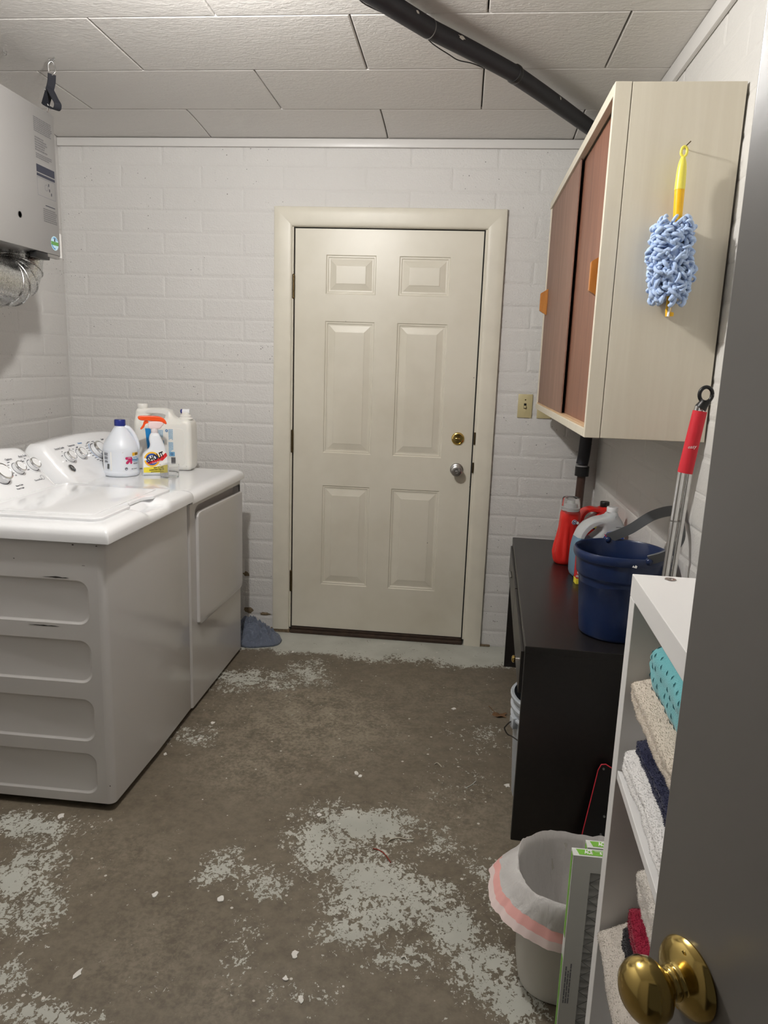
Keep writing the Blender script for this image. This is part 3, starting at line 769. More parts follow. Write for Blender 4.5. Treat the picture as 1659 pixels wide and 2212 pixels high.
b = outline([[(p.x, p.y) for p in smooth_path([(-.020, .203, 0), (.022, .203, 0), (.030, .212, 0), (.040, .222, 0), (.030, .235, 0), (-.018, .234, 0), (-.026, .222, 0)], 4, True)]], .006, .005, 3); b.transform(MS)
to_obj('sprayer_shroud', b, mat('pink_white_shroud', srgb(238, 214, 214), .35), t, 60)
b = outline([[(p.x, p.y) for p in smooth_path([(-.066, .246, 0), (-.062, .257, 0), (-.020, .2585, 0), (.015, .257, 0), (.036, .250, 0), (.048, .238, 0), (.052, .224, 0), (.044, .224, 0), (.030, .232, 0), (.010, .235, 0), (-.030, .237, 0), (-.055, .239, 0)], 4, True)]], .008, .004, 3); b.transform(MS)
hd = to_obj('sprayer_head', b, M_ORANGE, t, 60)
b = outline([[(p.x, p.y) for p in smooth_path([(-.030, .240, 0), (-.042, .234, 0), (-.048, .218, 0), (-.058, .203, 0), (-.054, .199, 0), (-.043, .208, 0), (-.036, .222, 0), (-.024, .228, 0)], 4, True)]], .004, .002, 2); b.transform(MS)
to_obj('trigger', b, M_ORANGE, hd, 60)
to_obj('nozzle', lathe([(0, 0), (.006, 0), (.006, .006), (0, .006)], 16, M=frame((-.064, 0, .248), (0, 1, 0), (0, 0, 1))), M_ORANGE, hd, 40)
FB = lambda x, z: frame((x, -.0293, z), (1, 0, 0), (0, 0, 1))
lab = to_obj('front_label', poly_bm([(-.050, .014), (.050, .014), (.050, .085), (.044, .100), (.032, .112), (-.010, .112), (-.034, .100), (-.050, .090)], FB(0, 0), .0002), M_LABELW, t)
M_RED = mat('red_ink', srgb(206, 40, 42), .4); M_YEL2 = mat('yellow_ink', srgb(238, 222, 70), .4); M_RBLUE = mat('royal_blue_ink', srgb(40, 80, 170), .4)
def arcband(r0, r1, a0, a1, cx, cz, lift):
    b = bmesh.new(); n = 20; A = []; B = []
    for i in range(n+1):
        a = R(a0+(a1-a0)*i/n); A.append(b.verts.new((cx+r0*math.cos(a), -.0293-lift, cz+r0*math.sin(a)))); B.append(b.verts.new((cx+r1*math.cos(a), -.0293-lift, cz+r1*math.sin(a))))
    for i in range(n): b.faces.new((A[i], A[i+1], B[i+1], B[i]))
    return b
to_obj('orange_ring', arcband(.026, .033, -170, 170, -.014, .072, .0005), M_YEL, lab); to_obj('blue_ring', arcband(.018, .026, -170, 170, -.014, .072, .0005), M_RBLUE, lab)
to_obj('yellow_panel', poly_bm([(-.050, .014), (.050, .014), (.050, .048), (.01, .040), (-.050, .036)], FB(0, 0) @ Matrix.Translation((0, 0, .0006)), .0001), M_YEL2, lab)
to_obj('red_flash', poly_bm([(-.034, .052), (-.01, .054), (.03, .066), (.050, .086), (.048, .094), (.044, .101), (.030, .088), (.0, .070), (-.034, .060)], FB(0, 0) @ Matrix.Translation((0, 0, .0007)), .0001), M_RED, lab)
to_obj('brand_lettering', text_bm('SHOUT', .034, frame((.001, -.0293-.0012, .080), (1, 0, .42), (-.2, 0, 1)), offset=.0012, xs=.66), M_INKB, lab)
to_obj('script_lettering', text_bm('Triple-Acting', .0085, frame((.006, -.0293-.0012, .0605), (1, 0, .36), (-.2, 0, 1)), xs=.9), M_LABELW, lab)
b = join(text_bm('60X STAIN', .0085, frame((.012, -.0293-.0011, .036), (1, 0, .1), (0, 0, 1)), offset=.0003), text_bm('CONCENTRATE', .0085, frame((.004, -.0293-.0011, .0265), (1, 0, .1), (0, 0, 1)), offset=.0003))
lines_bm(.06, .005, 2, frame((.01, -.0293-.0011, .019), (1, 0, .1), (0, 0, 1)), seed=2, bm=b)
to_obj('black_lettering', b, M_INKB, lab)
# clear measuring cup
M_CLEAR = mat('clear_plastic', (.98, .98, .98, 1), .04, trans=.97, ior=1.1)
o = to_obj('measuring_cup', lathe([(0, .0), (.0375, 0), (.0385, .002), (.0405, .055), (.0395, .0555), (.0375, .004), (0, .003)], 40), M_CLEAR, None, 40, (-.400, -.620, ZD+.0005))
tag(o, 'small clear plastic measuring cup beside the spray bottle', 'cup')

# big detergent jug
M_CREAM = mat('off_white_jug_plastic', srgb(233, 232, 226), .32, sss=.1)
t = thing('detergent_jug', 'large off-white detergent jug with handle and tap on the dryer', 'jug', (-.507, -.392, ZD), R(4))
def P2(L):                                    # corner-cut rounding of a silhouette
    P = [Vector(p) for p in L]
    for _ in range(3):
        Q = []
        for i in range(len(P)):
            a, c = P[i], P[(i+1) % len(P)]; Q += [a.lerp(c, .2), a.lerp(c, .8)]
        P = Q
    return [(p.x, p.y) for p in P]
out = P2([(-.120, .0), (-.132, .008), (-.134, .05), (-.134, .20), (-.132, .268), (-.126, .276), (-.095, .276), (-.060, .279), (-.010, .280), (.014, .276), (.030, .262), (.042, .244), (.056, .236), (.080, .235), (.112, .235), (.128, .226), (.133, .205), (.133, .05), (.131, .008), (.120, .0)])
hole = P2([(-.084, .228), (-.074, .244), (-.050, .257), (-.020, .259), (.004, .256), (.008, .244), (-.006, .226), (-.030, .218), (-.060, .215), (-.078, .217)])
bm = outline([out, hole], .036, .022, 5); bm.transform(MS)
for v in bm.verts:                             # the handle is slimmer than the body
    k = smoothstep(.205, .25, v.co.z)*(1 if v.co.x < .09 else 0)
    v.co.y *= 1-.5*k
to_obj('jug_body', bm, M_CREAM, t, 60)
bm = outline([P2([(-.112, .015), (-.114, .04), (-.114, .190), (-.10, .202), (.09, .196), (.106, .186), (.104, .10), (.110, .015)])], .001, .004, 3); bm.transform(frame((0, -.0545, 0), (1, 0, 0), (0, 0, 1)))
lab = to_obj('label_panel', bm, M_CREAM, t, 60)
to_obj('fill_cap', lathe([(0, .274), (.022, .274), (.023, .277), (.023, .294), (.021, .297), (0, .297)], 36, M=Matrix.Translation((-.106, 0, 0))), M_CREAM, t, 35)
sp = to_obj('tap_base', lathe([(0, .232), (.032, .232), (.033, .236), (.029, .240), (.025, .242), (.025, .250), (.018, .254), (.017, .264), (0, .264)], 36, M=Matrix.Translation((.094, 0, 0))), M_CREAM, t, 35)
to_obj('tap_body', lathe([(0, -.016), (.0105, -.016), (.0115, -.012), (.0115, .018), (0, .018)], 28, M=frame((.096, 0, .268), (0, 1, 0), (0, 0, 1))), M_WPLASTIC, sp, 35)
to_obj('tap_button', lathe([(0, .0), (.0105, 0), (.0105, .006), (.008, .008), (0, .008)], 28, M=frame((.080, 0, .268), (0, -1, 0), (0, 0, 1))), M_NAVY, sp, 35)
FJ = lambda x, z: frame((x, -.0612, z), (1, 0, 0), (0, 0, 1))
to_obj('blue_band', poly_bm([(-.075, .190), (-.050, .190), (-.040, .10), (-.062, .05)], FJ(0, 0), .0002), mat('cyan_ink', srgb(30, 134, 204), .4), lab)
b = lines_bm(.040, .030, 6, frame((-.008, -.0612, .165), (0, 0, -1), (1, 0, 0)), seed=11)
lines_bm(.045, .04, 7, frame((-.008, -.0612, .115), (0, 0, -1), (1, 0, 0)), seed=12, bm=b); lines_bm(.055, .055, 9, frame((-.010, -.0612, .052), (0, 0, -1), (1, 0, 0)), seed=13, bm=b)
lines_bm(.05, .020, 4, frame((.042, -.0612, .165), (0, 0, -1), (1, 0, 0)), seed=14, bm=b); lines_bm(.048, .022, 4, frame((.042, -.0612, .107), (0, 0, -1), (1, 0, 0)), seed=15, bm=b)
to_obj('fine_print', b, M_LTBLUE, lab)
to_obj('dark_print', lines_bm(.068, .008, 1, frame((-.033, -.0612, .150), (0, 0, -1), (1, 0, 0)), fill=.9, seed=16, ragged=0), M_INK, lab)
b = None
for i in range(12): b = poly_bm([(0, 0), (.020, 0), (.020, .0006+.0007*(i % 3)), (0, .0006+.0007*(i % 3))], FJ(.042, .033+i*.0024), .0002, b)
to_obj('barcode', b, M_INK, lab)
b = poly_bm(rrect(.026, .020, .002), FJ(.046, .077), .0002); to_obj('recycling_panel', b, M_LTBLUE, lab)
b = fill_holes(circ(.006, 6), [circ(.0035, 6)], frame((.046, -.0617, .077), (1, 0, 0), (0, 0, 1))); to_obj('recycling_emblem', b, M_NAVY, lab)
b = fill_holes(circ(.006, 20), [circ(.003, 20)], frame((.024, -.0617, .183), (1, 0, 0), (0, 0, 1))); to_obj('round_emblem', b, M_INKBLUE, lab)

# ------------------------------------------------------------------ ceiling lamp (just above the frame)
t = thing('ceiling_lamp', 'white porcelain ceiling lamp holder with a bare bulb', 'lamp', (BULB_POS[0], BULB_POS[1], CH))
to_obj('lamp_holder', lathe([(0, 0), (.058, 0), (.060, -.008), (.052, -.018), (.036, -.030), (.026, -.060), (.024, -.078), (0, -.078)], 36), M_WPLASTIC, t, 40)
M_BULB = mat('lit_bulb', (1, 1, 1, 1), .4, emit=((1.0, .975, .94, 1), BULB_STRENGTH))
bz = BULB_POS[2]-CH
to_obj('bulb', lathe([(0, bz-.036), (.016, bz-.033), (.028, bz-.022), (.034, bz-.004), (.033, bz+.012), (.026, bz+.030), (.017, bz+.050), (.014, bz+.072), (0, bz+.072)], 28), M_BULB, t, 60)

# ------------------------------------------------------------------ hanging heater, its strap and duct
M_SHEET = mat('grey_painted_sheet_metal', srgb(140, 138, 136), .35, bump=.02, bscale=150)
HXF, HY0, HY1, HZ0, HZ1 = -.74, -1.50, -.812, 1.797, 2.303
t = thing('hanging_heater', 'grey sheet metal heater box hung below the ceiling', 'heater', (-.94, -1.156, HZ0))
hb = wobj('heater_housing', bx(-1.14, HXF, HY0, HY1, HZ0, HZ1, .004), M_SHEET, t, 40)
wobj('white_flange', bx(-1.05, HXF-.001, HY1, HY1+.012, HZ0-.006, HZ0+.085, .001), M_TRIM, hb)
bm = bx(-.76, HXF-.002, -.90, HY1-.004, HZ0-.012, HZ0, .001); wobj('bottom_lip', bm, M_STEEL, hb)
wobj('gas_valve', bx(-.771, -.743, -.975, -.885, HZ0-.024, HZ0, .003), M_BLACKP, hb, 40)
FH = lambda y, z, l=.0006: frame((HXF+l, y, z), (0, 1, 0), (0, 0, 1))
def hbox(u0, v0, u1, v1):
    a, c = hit(u0, v0, 0, HXF), hit(u1, v1, 0, HXF); return (a.y+c.y)/2, (a.z+c.z)/2, abs(c.y-a.y), abs(a.z-c.z)
def hpoly(name, pix, m, l=.0006):
    p = [hit(u, v, 0, HXF) for u, v in pix]
    return wobj(name, poly_bm([(q.y, q.z) for q in p], frame((HXF+l, 0, 0), (0, 1, 0), (0, 0, 1)), .0002), m, hb)
y1 = hit(72, 270, 0, HXF).y; y2 = hit(112, 300, 0, HXF).y; zt = hit(72, 246, 0, HXF).z
yc = (y1+y2)/2; ww = y2-y1
M_PRINT = mat('grey_print', srgb(104, 103, 104), .5)
lab = wobj('instruction_print', lines_bm(ww, .052, 8, FH(yc, zt-.03), seed=21, ragged=.08), M_PRINT, hb); lab['kind'] = 'stuff'
lab = wobj('instruction_print', join(lines_bm(ww*.95, .050, 6, FH(yc, zt-.095), seed=22, ragged=.5), lines_bm(ww*.9, .02, 3, FH(yc, zt-.135), seed=28, ragged=.4)), M_PRINT, hb); lab['kind'] = 'stuff'
wobj('warning_header', poly_bm([(-ww/2, -.013), (ww/2, -.013), (ww/2, .013), (-ww/2, .013)], FH(yc+.004, zt-.178), .0002), M_INK, hb)
wobj('warning_bar', poly_bm([(-ww/2, -.0045), (ww/2, -.0045), (ww/2, .0045), (-ww/2, .0045)], FH(yc+.004, zt-.200), .0002), M_INK, hb)
b = fill_holes([(-ww/2, -.032), (ww/2, -.032), (ww/2, .032), (-ww/2, .032)], [[(-ww/2+.0015, -.0305), (ww/2-.0015, -.0305), (ww/2-.0015, .0305), (-ww/2+.0015, .0305)]], FH(yc+.004, zt-.240))
dg_ = wobj('diagram_border', b, M_GREYINK, hb)
b = fill_holes(circ(.011, 20), [circ(.0095, 20)], FH(yc+.004, zt-.236)); wobj('diagram_circle', b, M_GREYINK, dg_)
for dx, dz in ((.02, .012), (.024, -.006), (.036, -.018)): wobj('diagram_mark', poly_bm(rrect(.005, .010, .001), FH(yc+dx, zt-.236+dz), .0002), M_INK, dg_)
wobj('caption_line', poly_bm([(-.032, -.0015), (.032, -.0015), (.032, .0015), (-.032, .0015)], FH(yc+.024, zt-.300), .0002), M_INK, hb)
lab = wobj('instruction_print', lines_bm(ww*.78, .05, 7, FH(yc+.022, zt-.335), seed=23, ragged=.15), M_PRINT, hb); lab['kind'] = 'stuff'
q = hit(43, 463, 0, HXF); wobj('sight_hole', lathe([(0, .0), (.0085, 0), (.0095, .0015), (.011, .001), (.011, 0)], 24, M=FH(q.y, q.z, .0)), M_DARK, hb, 30)
q = hit(118, 526, 0, HXF)
st = wobj('round_sticker', poly_bm(circ(.026, 30), FH(q.y, q.z), .0002), mat('pale_blue_sticker', srgb(190, 222, 236), .4), hb)
wobj('sticker_band', poly_bm([(-.0255, -.007), (.0255, -.007), (.0255, .006), (-.0255, .006)], FH(q.y, q.z, .001), .0002), mat('green_sticker', srgb(92, 150, 70), .4), st)
b = None
for i in range(11):
    a = R(200+i*14 if i < 6 else 40+(i-6)*20); M = frame((HXF+.0011, q.y+.020*math.cos(a), q.z+.020*math.sin(a)), (0, -math.sin(a), math.cos(a)), (0, math.cos(a), math.sin(a)))
    b = poly_bm(rrect(.0045, .005, .001), M, .0001, b)
o = wobj('sticker_marks', b, M_INKBLUE, st); o['kind'] = 'stuff'
wobj('sticker_tree', poly_bm([(-.006, -.004), (.006, -.004), (.003, .002), (.005, .003), (0, .009), (-.005, .003), (-.003, .002)], FH(q.y, q.z+.011, .0011), .0001), M_INK, st)
# strap
M_STRAP = mat('black_webbing', srgb(30, 31, 38), .75, bump=.3, bscale=300)
t = thing('hanging_strap', 'black webbing strap with metal hook holding the heater', 'strap', (-.690, -.880, CH-.005))
def ribbon(pts, wdir, w_, th=.0015):
    wv = Vector(wdir).normalized(); P = smooth_path(pts, 5); rg = []
    for i, p in enumerate(P):
        tg = (P[min(i+1, len(P)-1)]-P[max(i-1, 0)]).normalized(); nn = tg.cross(wv).normalized()
        rg.append([p+wv*w_/2+nn*th, p-wv*w_/2+nn*th, p-wv*w_/2-nn*th, p+wv*w_/2-nn*th])
    return loft(rg)
top = hit(112, 160, 1, -.878); mid = hit(107, 195, 1, -.872); low = hit(98, 226, 1, -.845)
wobj('webbing', ribbon([top, (top+mid)/2+Vector((.003, 0, 0)), mid, low], (.6, 1, 0), .030), M_STRAP, t, 50)
wobj('loose_webbing', ribbon([mid+Vector((.004, -.004, .004)), hit(118, 212, 1, -.875), hit(125, 226, 1, -.873), hit(120, 237, 1, -.865), low+Vector((.006, -.006, -.004))], (.6, 1, 0), .028), M_STRAP, t, 50)
wobj('buckle', ribbon([mid+Vector((-.001, -.002, .006)), mid+Vector((0, -.002, -.006))], (.6, 1, 0), .036, .003), M_CHROME, t)
b = tube(smooth_path([top+Vector(v) for v in ((.0, 0, -.004), (.012, .004, .010), (.008, .006, .032), (0, 0, .042), (-.010, -.004, .030), (-.010, -.002, .008))], 5), .0028, 8); wobj('snap_hook', b, M_CHROME, t, 60)
wobj('eye_bolt', tube(smooth_path([Vector((-.690, -.880, CH+.002)), Vector((-.688, -.880, CH-.012)), top+Vector((.006, 0, .050)), top+Vector((-.004, 0, .038)), top+Vector((-.008, 0, .050)), Vector((-.690, -.880, CH-.010))], 5), .003, 8), M_CHROME, t, 60)
wobj('lower_hook', tube(smooth_path([low+Vector((0, 0, .012)), low+Vector((.008, .004, .0)), low+Vector((.004, .006, -.022)), low+Vector((-.006, .004, -.03))], 5), .0028, 8), M_CHROME, t, 60)
# spare ceiling hook
q = hit(8, 108, 2, CH)
o = to_obj('ceiling_hook', tube(smooth_path([(0, 0, .004), (0, 0, -.008), (.006, 0, -.016), (.012, 0, -.010), (.009, 0, -.004)], 5), .002, 8), M_CHROME, None, 60, (q.x, q.y, CH)); tag(o, 'small metal hook screwed into the ceiling board', 'hook')
# galvanised elbow
k = NT('galvanised_sheet'); k.b.inputs['Metallic'].default_value = 1
sp_ = k.n.new('ShaderNodeTexVoronoi'); sp_.inputs['Scale'].default_value = 240; k.link(k.obj(), sp_.inputs[0])
cc = k.n.new('ShaderNodeSeparateColor'); k.link(sp_.outputs['Color'], cc.inputs[0])
k.link(k.ramp(cc.outputs[0], 0, 1, (.42, .42, .41, 1), (.66, .66, .65, 1)), k.b.inputs['Base Color']); k.link(k.ramp(cc.outputs[1], 0, 1, (.2, .2, .2, 1), (.34, .34, .34, 1)), k.b.inputs['Roughness'])
M_GALV = k.m
t = thing('duct_elbow', 'shiny galvanised adjustable duct elbow under the heater', 'duct', (-.86, -.91, HZ0-.03))
cy_, cz_, pr, tr = -1.005, 1.785, .105, .088
def gore(a):
    a = R(a); c = Vector((-.862, cy_+pr*math.cos(a), cz_-pr*math.sin(a))); out_ = Vector((0, math.cos(a), -math.sin(a)))
    return [c + (Vector((1, 0, 0))*math.cos(2*PI*i/40) + out_*math.sin(2*PI*i/40))*tr for i in range(40)]
angs = [0, 24, 50, 76, 96]
up_ = [p+Vector((0, 0, .012)) for p in gore(0)]
wobj('duct_gore', loft([up_, gore(0), gore(angs[1])], False, False), M_GALV, t, 30)
for a, c in zip(angs[1:], angs[2:]): wobj('duct_gore', loft([gore(a), gore(c)], False, False), M_GALV, t, 30)
e_ = gore(96); wobj('duct_gore', loft([e_, [p+Vector((0, -.30, .02)) for p in e_]], False, True), M_GALV, t, 30)
for a in angs:
    r_ = gore(a); b = tube(r_+[r_[0]], .0035, 6, caps=False); wobj('seam_bead', b, M_GALV, t, 60)
wobj('duct_collar', loft([[p+Vector((0, 0, .004)) for p in up_], [Vector((p.x, p.y, HZ0+.002)) for p in up_]], False, False), M_GALV, t, 30)

# ------------------------------------------------------------------ insulated pipe along the ceiling and down the corner
M_FOAM = mat('black_pipe_foam', srgb(38, 38, 44), .55, bump=.15, bscale=60)
M_FOAMW = mat('paint_splash', srgb(214, 210, 202), .6)
M_PIPE = mat('brown_painted_pipe', srgb(70, 50, 42), .4)
t = thing('insulated_pipe', 'black foam insulated pipe crossing the ceiling into the corner', 'pipe', (.9, -.9, 2.40))
A = Vector((.12, -1.93, 2.445)); P1 = hit(833, 4, 2, 2.436); PJ = hit(927, 62, 2, 2.436); P2_ = hit(1112, 160, 2, 2.428); P3 = hit(1200, 222, 2, 2.425); P4 = hit(1272, 274, 2, 2.43)
A = P1 + (P1-PJ).normalized()*.75
def seg(name, pts, r, sub=6): return wobj(name, tube(smooth_path(pts, sub), r, 20), M_FOAM, t, 60)
seg('foam_sleeve', [A, P1, PJ], .0285, 4)
seg('foam_sleeve', [PJ, PJ.lerp(P2_, .5)+Vector((0, 0, .002)), P2_+Vector((.004, .004, 0))], .0275)
P5 = Vector((1.42, -.12, 2.42)); 
seg('foam_sleeve', [P2_+Vector((.002, .002, -.002)), P2_.lerp(P3, .5)+Vector((.004, -.004, -.004)), P3, P4, P5, Vector((1.452, -.072, 2.36)), Vector((1.455, -.062, 2.2)), Vector((1.455, -.062, 1.7)), Vector((1.448, -.062, 1.12)), hit(1257, 1003, 1, -.062)], .0285)
wobj('joint_tape', tube([PJ-(P2_-PJ).normalized()*.001, PJ+(P2_-PJ).normalized()*.002], .0291, 20), mat('grey_joint', srgb(120, 118, 116), .5), t, 30)
tp = (P3-P2_).normalized(); wr_ = wobj('tape_wrap', tube([P2_-tp*.012, P2_-tp*.004, P2_+tp*.008, P2_+tp*.014], [.0285, .0315, .031, .0275], 16), M_BLACKP, t, 40)
wobj('tape_tail', ribbon([P2_+Vector((.0, .012, .012)), P2_+Vector((.018, .030, .010)), P2_+Vector((.034, .034, .004))], (0, 0, 1), .014, .001), M_BLACKP, wr_)
def splash(px, w_, h_, ang):
    c = hit(px[0], px[1], 2, 2.41); rd = random.Random(px[0]); pts = []
    d = (CAM-c).normalized(); u = Vector((P2_-PJ)).normalized(); u = (u-d*u.dot(d)).normalized()
    for i in range(12): a = 2*PI*i/12; k_ = .55+.6*rd.random(); pts.append((w_*k_*math.cos(a), h_*k_*math.sin(a)))
    best = None
    for s_ in range(0, 60):
        pp = c.lerp(CAM, -.05+s_*.002)
    M = frame(c, u, d.cross(u)); b = poly_bm(pts, M, .0006); return b, d
axis = [A, P1, PJ, PJ.lerp(P2_, .5), P2_, P3, P4]
def on_pipe(px, w_, h_, k=0):
    """paint splash lying on the visible side of the sleeve"""
    d = CR*((px[0]-829.5)/FPX) + CU*(-(px[1]-1106)/FPX) + CF
    best = None
    for a_, c_ in zip(axis, axis[1:]):
        for i in range(21):
            q = a_.lerp(c_, i/20); tt = (q-CAM).dot(d)/d.dot(d); e = (CAM+d*tt-q).length
            if best is None or e < best[0]: best = (e, q, (c_-a_).normalized(), CAM+d*tt)
    e, q, ax_, onray = best
    nn = onray-q; nn -= ax_*nn.dot(ax_); vd = (CAM-q).normalized(); vd = (vd-ax_*vd.dot(ax_)).normalized()
    nn = nn + vd*math.sqrt(max(1e-6, .0285**2-nn.length_squared)); nn.normalize(); side = ax_.cross(nn)
    rd = random.Random(px[0]); r = .0292; b = bmesh.new(); vs = []
    for i in range(14):
        a = 2*PI*i/14; kk = .5+.65*rd.random(); x, y = w_*kk*math.cos(a), h_*kk*math.sin(a)
        an = y/r; vs.append(b.verts.new(q + ax_*x + (nn*math.cos(an)+side*math.sin(an))*r))
    cv = b.verts.new(q+nn*(r+.0003))
    for i in range(14): b.faces.new((vs[i], vs[(i+1) % 14], cv))
    wobj('paint_splash', b, M_FOAMW, t)
on_pipe((990, 77), .017, .009); on_pipe((893, 20), .008, .006); on_pipe((1130, 160), .008, .007); on_pipe((1201, 207), .006, .009); on_pipe((1262, 245), .010, .003)
cz1 = hit(1257, 1003, 1, -.062)
wobj('tie_ring', tube([cz1+Vector((0, 0, -.004)), cz1+Vector((0, 0, -.012))], .0295, 20), mat('grey_tie', srgb(150, 150, 150), .5), t, 30)
q = hit(1257, 1018, 1, -.062)
wobj('pipe_coupling', tube([q+Vector((0, 0, .024)), q+Vector((0, 0, -.022))], .0335, 20), M_BLACKP, t, 30)
q2 = hit(1247, 1110, 1, -.062)
wobj('bare_pipe', tube([q+Vector((0, 0, .0)), q2, q2+(q2-q).normalized()*.55], .0205, 20), M_PIPE, t, 60)
# thin wire beside the pipe
W = [hit(u, v, 2, 2.462) for u, v in ((770, -8), (790, 10), (845, 36), (880, 55), (912, 72), (935, 95), (970, 118), (990, 130), (1020, 137), (1045, 147))]
o = to_obj('thin_wire', tube(smooth_path(W, 5), .0018, 6), M_INKB, None, 60); tag(o, 'thin dark wire sagging beside the ceiling pipe', 'wire')
q = hit(912, 73, 2, 2.462); o = to_obj('wire_staple', lathe([(0, .014), (.006, .014), (.006, -.004), (.003, -.007), (0, -.007)], 12), M_TRIM, None, 40, q); tag(o, 'small white clip fixing the wire to the ceiling', 'clip')

# ------------------------------------------------------------------ switch plates
M_IVORY = mat('ivory_plastic', srgb(196, 184, 142), .35)
t = thing('light_switch', 'ivory light switch with toggle beside the door casing', 'switch', (1.153, -.0002, 1.252))
to_obj('cover_plate', bx(-.035, .035, -.006, 0, -.057, .057, .003), M_IVORY, t, 40)
to_obj('toggle_slot', bx(-.006, .006, -.0066, -.0055, -.013, .013), M_DARK, t)
to_obj('toggle', bx(-.0045, .0045, -.016, -.005, -.010, .002, .0015), M_IVORY, t, 40)
for z in (.030, -.030): to_obj('screw', lathe([(0, 0), (.0035, 0), (.0032, .0012), (0, .0016)], 14, M=frame((0, -.006, z), (1, 0, 0), (0, 0, 1))), M_BRONZE if z > 0 else M_IVORY, t, 40)
t = thing('outlet_plate', 'ivory outlet cover plate on the wall behind the cabinet', 'outlet', (1.247, -.0002, 1.252))
to_obj('cover_plate', bx(-.035, .035, -.006, 0, -.057, .057, .003), M_IVORY, t, 40)
for z in (.020, -.020): to_obj('socket_face', lathe([(0, 0), (.0165, 0), (.0165, .001), (0, .001)], 24, M=frame((0, -.0062, z), (1, 0, 0), (0, 0, 1))), M_IVORY, t, 40)

# ------------------------------------------------------------------ wall cabinet
def wood_paint(name, c0, c1, sc=(1, 1, 1), rough=.42, b=.12, ns=6):
    k = NT(name); p = k.stretch(k.obj(), sc)
    g = k.noise(p, ns, 6, .6, .5); k.link(k.ramp(g, .3, .72, c0, c1), k.b.inputs['Base Color']); k.b.inputs['Roughness'].default_value = rough
    k.bump(k.math('ADD', g, k.math('MULTIPLY', k.noise(p, ns*7, 3), .4)), b, .003); MATS[name] = k.m; return k.m
M_CABP = wood_paint('cream_cabinet_paint', srgb(212, 204, 186), srgb(220, 213, 196), (14, 14, .8), .40, .10, 2.2)
M_BROWN = wood_paint('brown_stained_ply', srgb(112, 74, 58), srgb(142, 98, 78), (1, 5, .6), .5, .06, 4)
M_BROWN2 = wood_paint('faded_brown_ply', srgb(120, 90, 76), srgb(146, 112, 96), (1, 5, .6), .55, .06, 5)
M_HANDLE = wood_paint('orange_varnished_wood', srgb(176, 112, 48), srgb(200, 136, 66), (6, 6, 1), .38, .05, 6)
KX0, KY0, KY1, KZ0, KZ1 = 1.190, -1.564, -.150, 1.250, 2.156
t = thing('wall_cabinet', 'cream wall cabinet with brown sliding doors above the desk', 'cabinet', (1.354, -.857, KZ0))
wobj('side_panel', bx(KX0+.0435, XR-.004, KY0, KY0+.019, KZ0, KZ1, .0015), M_CABP, t)
wobj('side_stile', bx(KX0, KX0+.042, KY0-.0006, KY0+.019, KZ0-.0005, KZ1+.0005, .0015), M_CABP, t)
wobj('side_panel', bx(KX0+.002, XR-.004, KY1-.019, KY1, KZ0, KZ1, .0015), M_CABP, t)
wobj('top_panel', bx(KX0+.020, XR-.004, KY0+.019, KY1-.019, KZ1-.022, KZ1), M_CABP, t)
wobj('bottom_panel', bx(KX0+.020, XR-.004, KY0+.019, KY1-.019, KZ0+.006, KZ0+.026), M_CABP, t)
wobj('back_panel', bx(XR-.012, XR-.004, KY0+.02, KY1-.02, KZ0+.02, KZ1-.02), M_CABP, t)
wobj('top_rail', bx(KX0-.001, KX0+.019, KY0+.0195, KY1, KZ1-.030, KZ1, .0015), M_CABP, t)
wobj('bottom_rail', bx(KX0-.001, KX0+.019, KY0+.0195, KY1, KZ0, KZ0+.024, .0015), M_CABP, t)
wobj('door_track', bx(KX0+.004, KX0+.030, KY0+.020, KY1-.02, KZ0+.024, KZ0+.030, .001), wood_paint('bare_track_wood', srgb(184, 150, 116), srgb(206, 176, 140), (4, .6, 4), .6, .05, 8), t)
dfar = wobj('sliding_door', bx(KX0+.007, KX0+.013, -.965, KY1-.012, KZ0+.030, KZ1-.030, .001), M_BROWN2, t)
dnear = wobj('sliding_door', bx(KX0+.024, KX0+.030, KY0+.021, -.93, KZ0+.030, KZ1-.030, .001), M_BROWN, t)
def wedge(y, z0, z1, x, par):
    b = bmesh.new(); pts = [(x, z0), (x, z1), (x-.032, z1-.020), (x-.032, z0+.020)]
    for yy in (y-.011, y+.011): [b.verts.new((a, yy, c)) for a, c in pts]
    b.verts.ensure_lookup_table(); b.faces.new([b.verts[i] for i in (0, 1, 2, 3)]); b.faces.new([b.verts[i] for i in (7, 6, 5, 4)])
    for i in range(4): j = (i+1) % 4; b.faces.new([b.verts[k_] for k_ in (i, j, j+4, i+4)])
    bmesh.ops.bevel(b, geom=b.edges[:], offset=.0015, segments=2, affect='EDGES'); return wobj('door_handle', b, M_HANDLE, par, 40)
wedge(-.245, 1.665, 1.778, KX0+.007, dfar); wedge(-1.470, 1.632, 1.750, KX0+.024, dnear)

# ------------------------------------------------------------------ duster on its nail
M_YH = mat('pale_yellow_plastic', srgb(240, 228, 96), .35); M_YO = mat('golden_yellow_plastic', srgb(250, 192, 30), .32); M_FLUFF = mat('pale_blue_fluff', srgb(184, 205, 238), .9, nz=.12, nscale=60, sss=.15)
YD = KY0-.036
nl = hit(1475, 322, 1, KY0)
o = to_obj('nail', tube([nl+Vector((0, .010, 0)), nl+Vector((.004, -.052, .004))], .0014, 8), M_BRONZE, None, 40); tag(o, 'bent nail in the cabinet side holding the duster', 'nail')
b = lathe([(0, 0), (.003, 0), (.003, .0012), (0, .0012)], 12); 
top_ = hit(1477, 330, 1, YD); grip0 = hit(1475, 345, 1, YD); grip1 = hit(1468, 410, 1, YD); grip2 = hit(1463, 478, 1, YD); tip = hit(1442, 684, 1, YD)
t = thing('duster', 'pale blue fluffy duster with yellow handle hanging on the cabinet side', 'duster', tuple(tip))
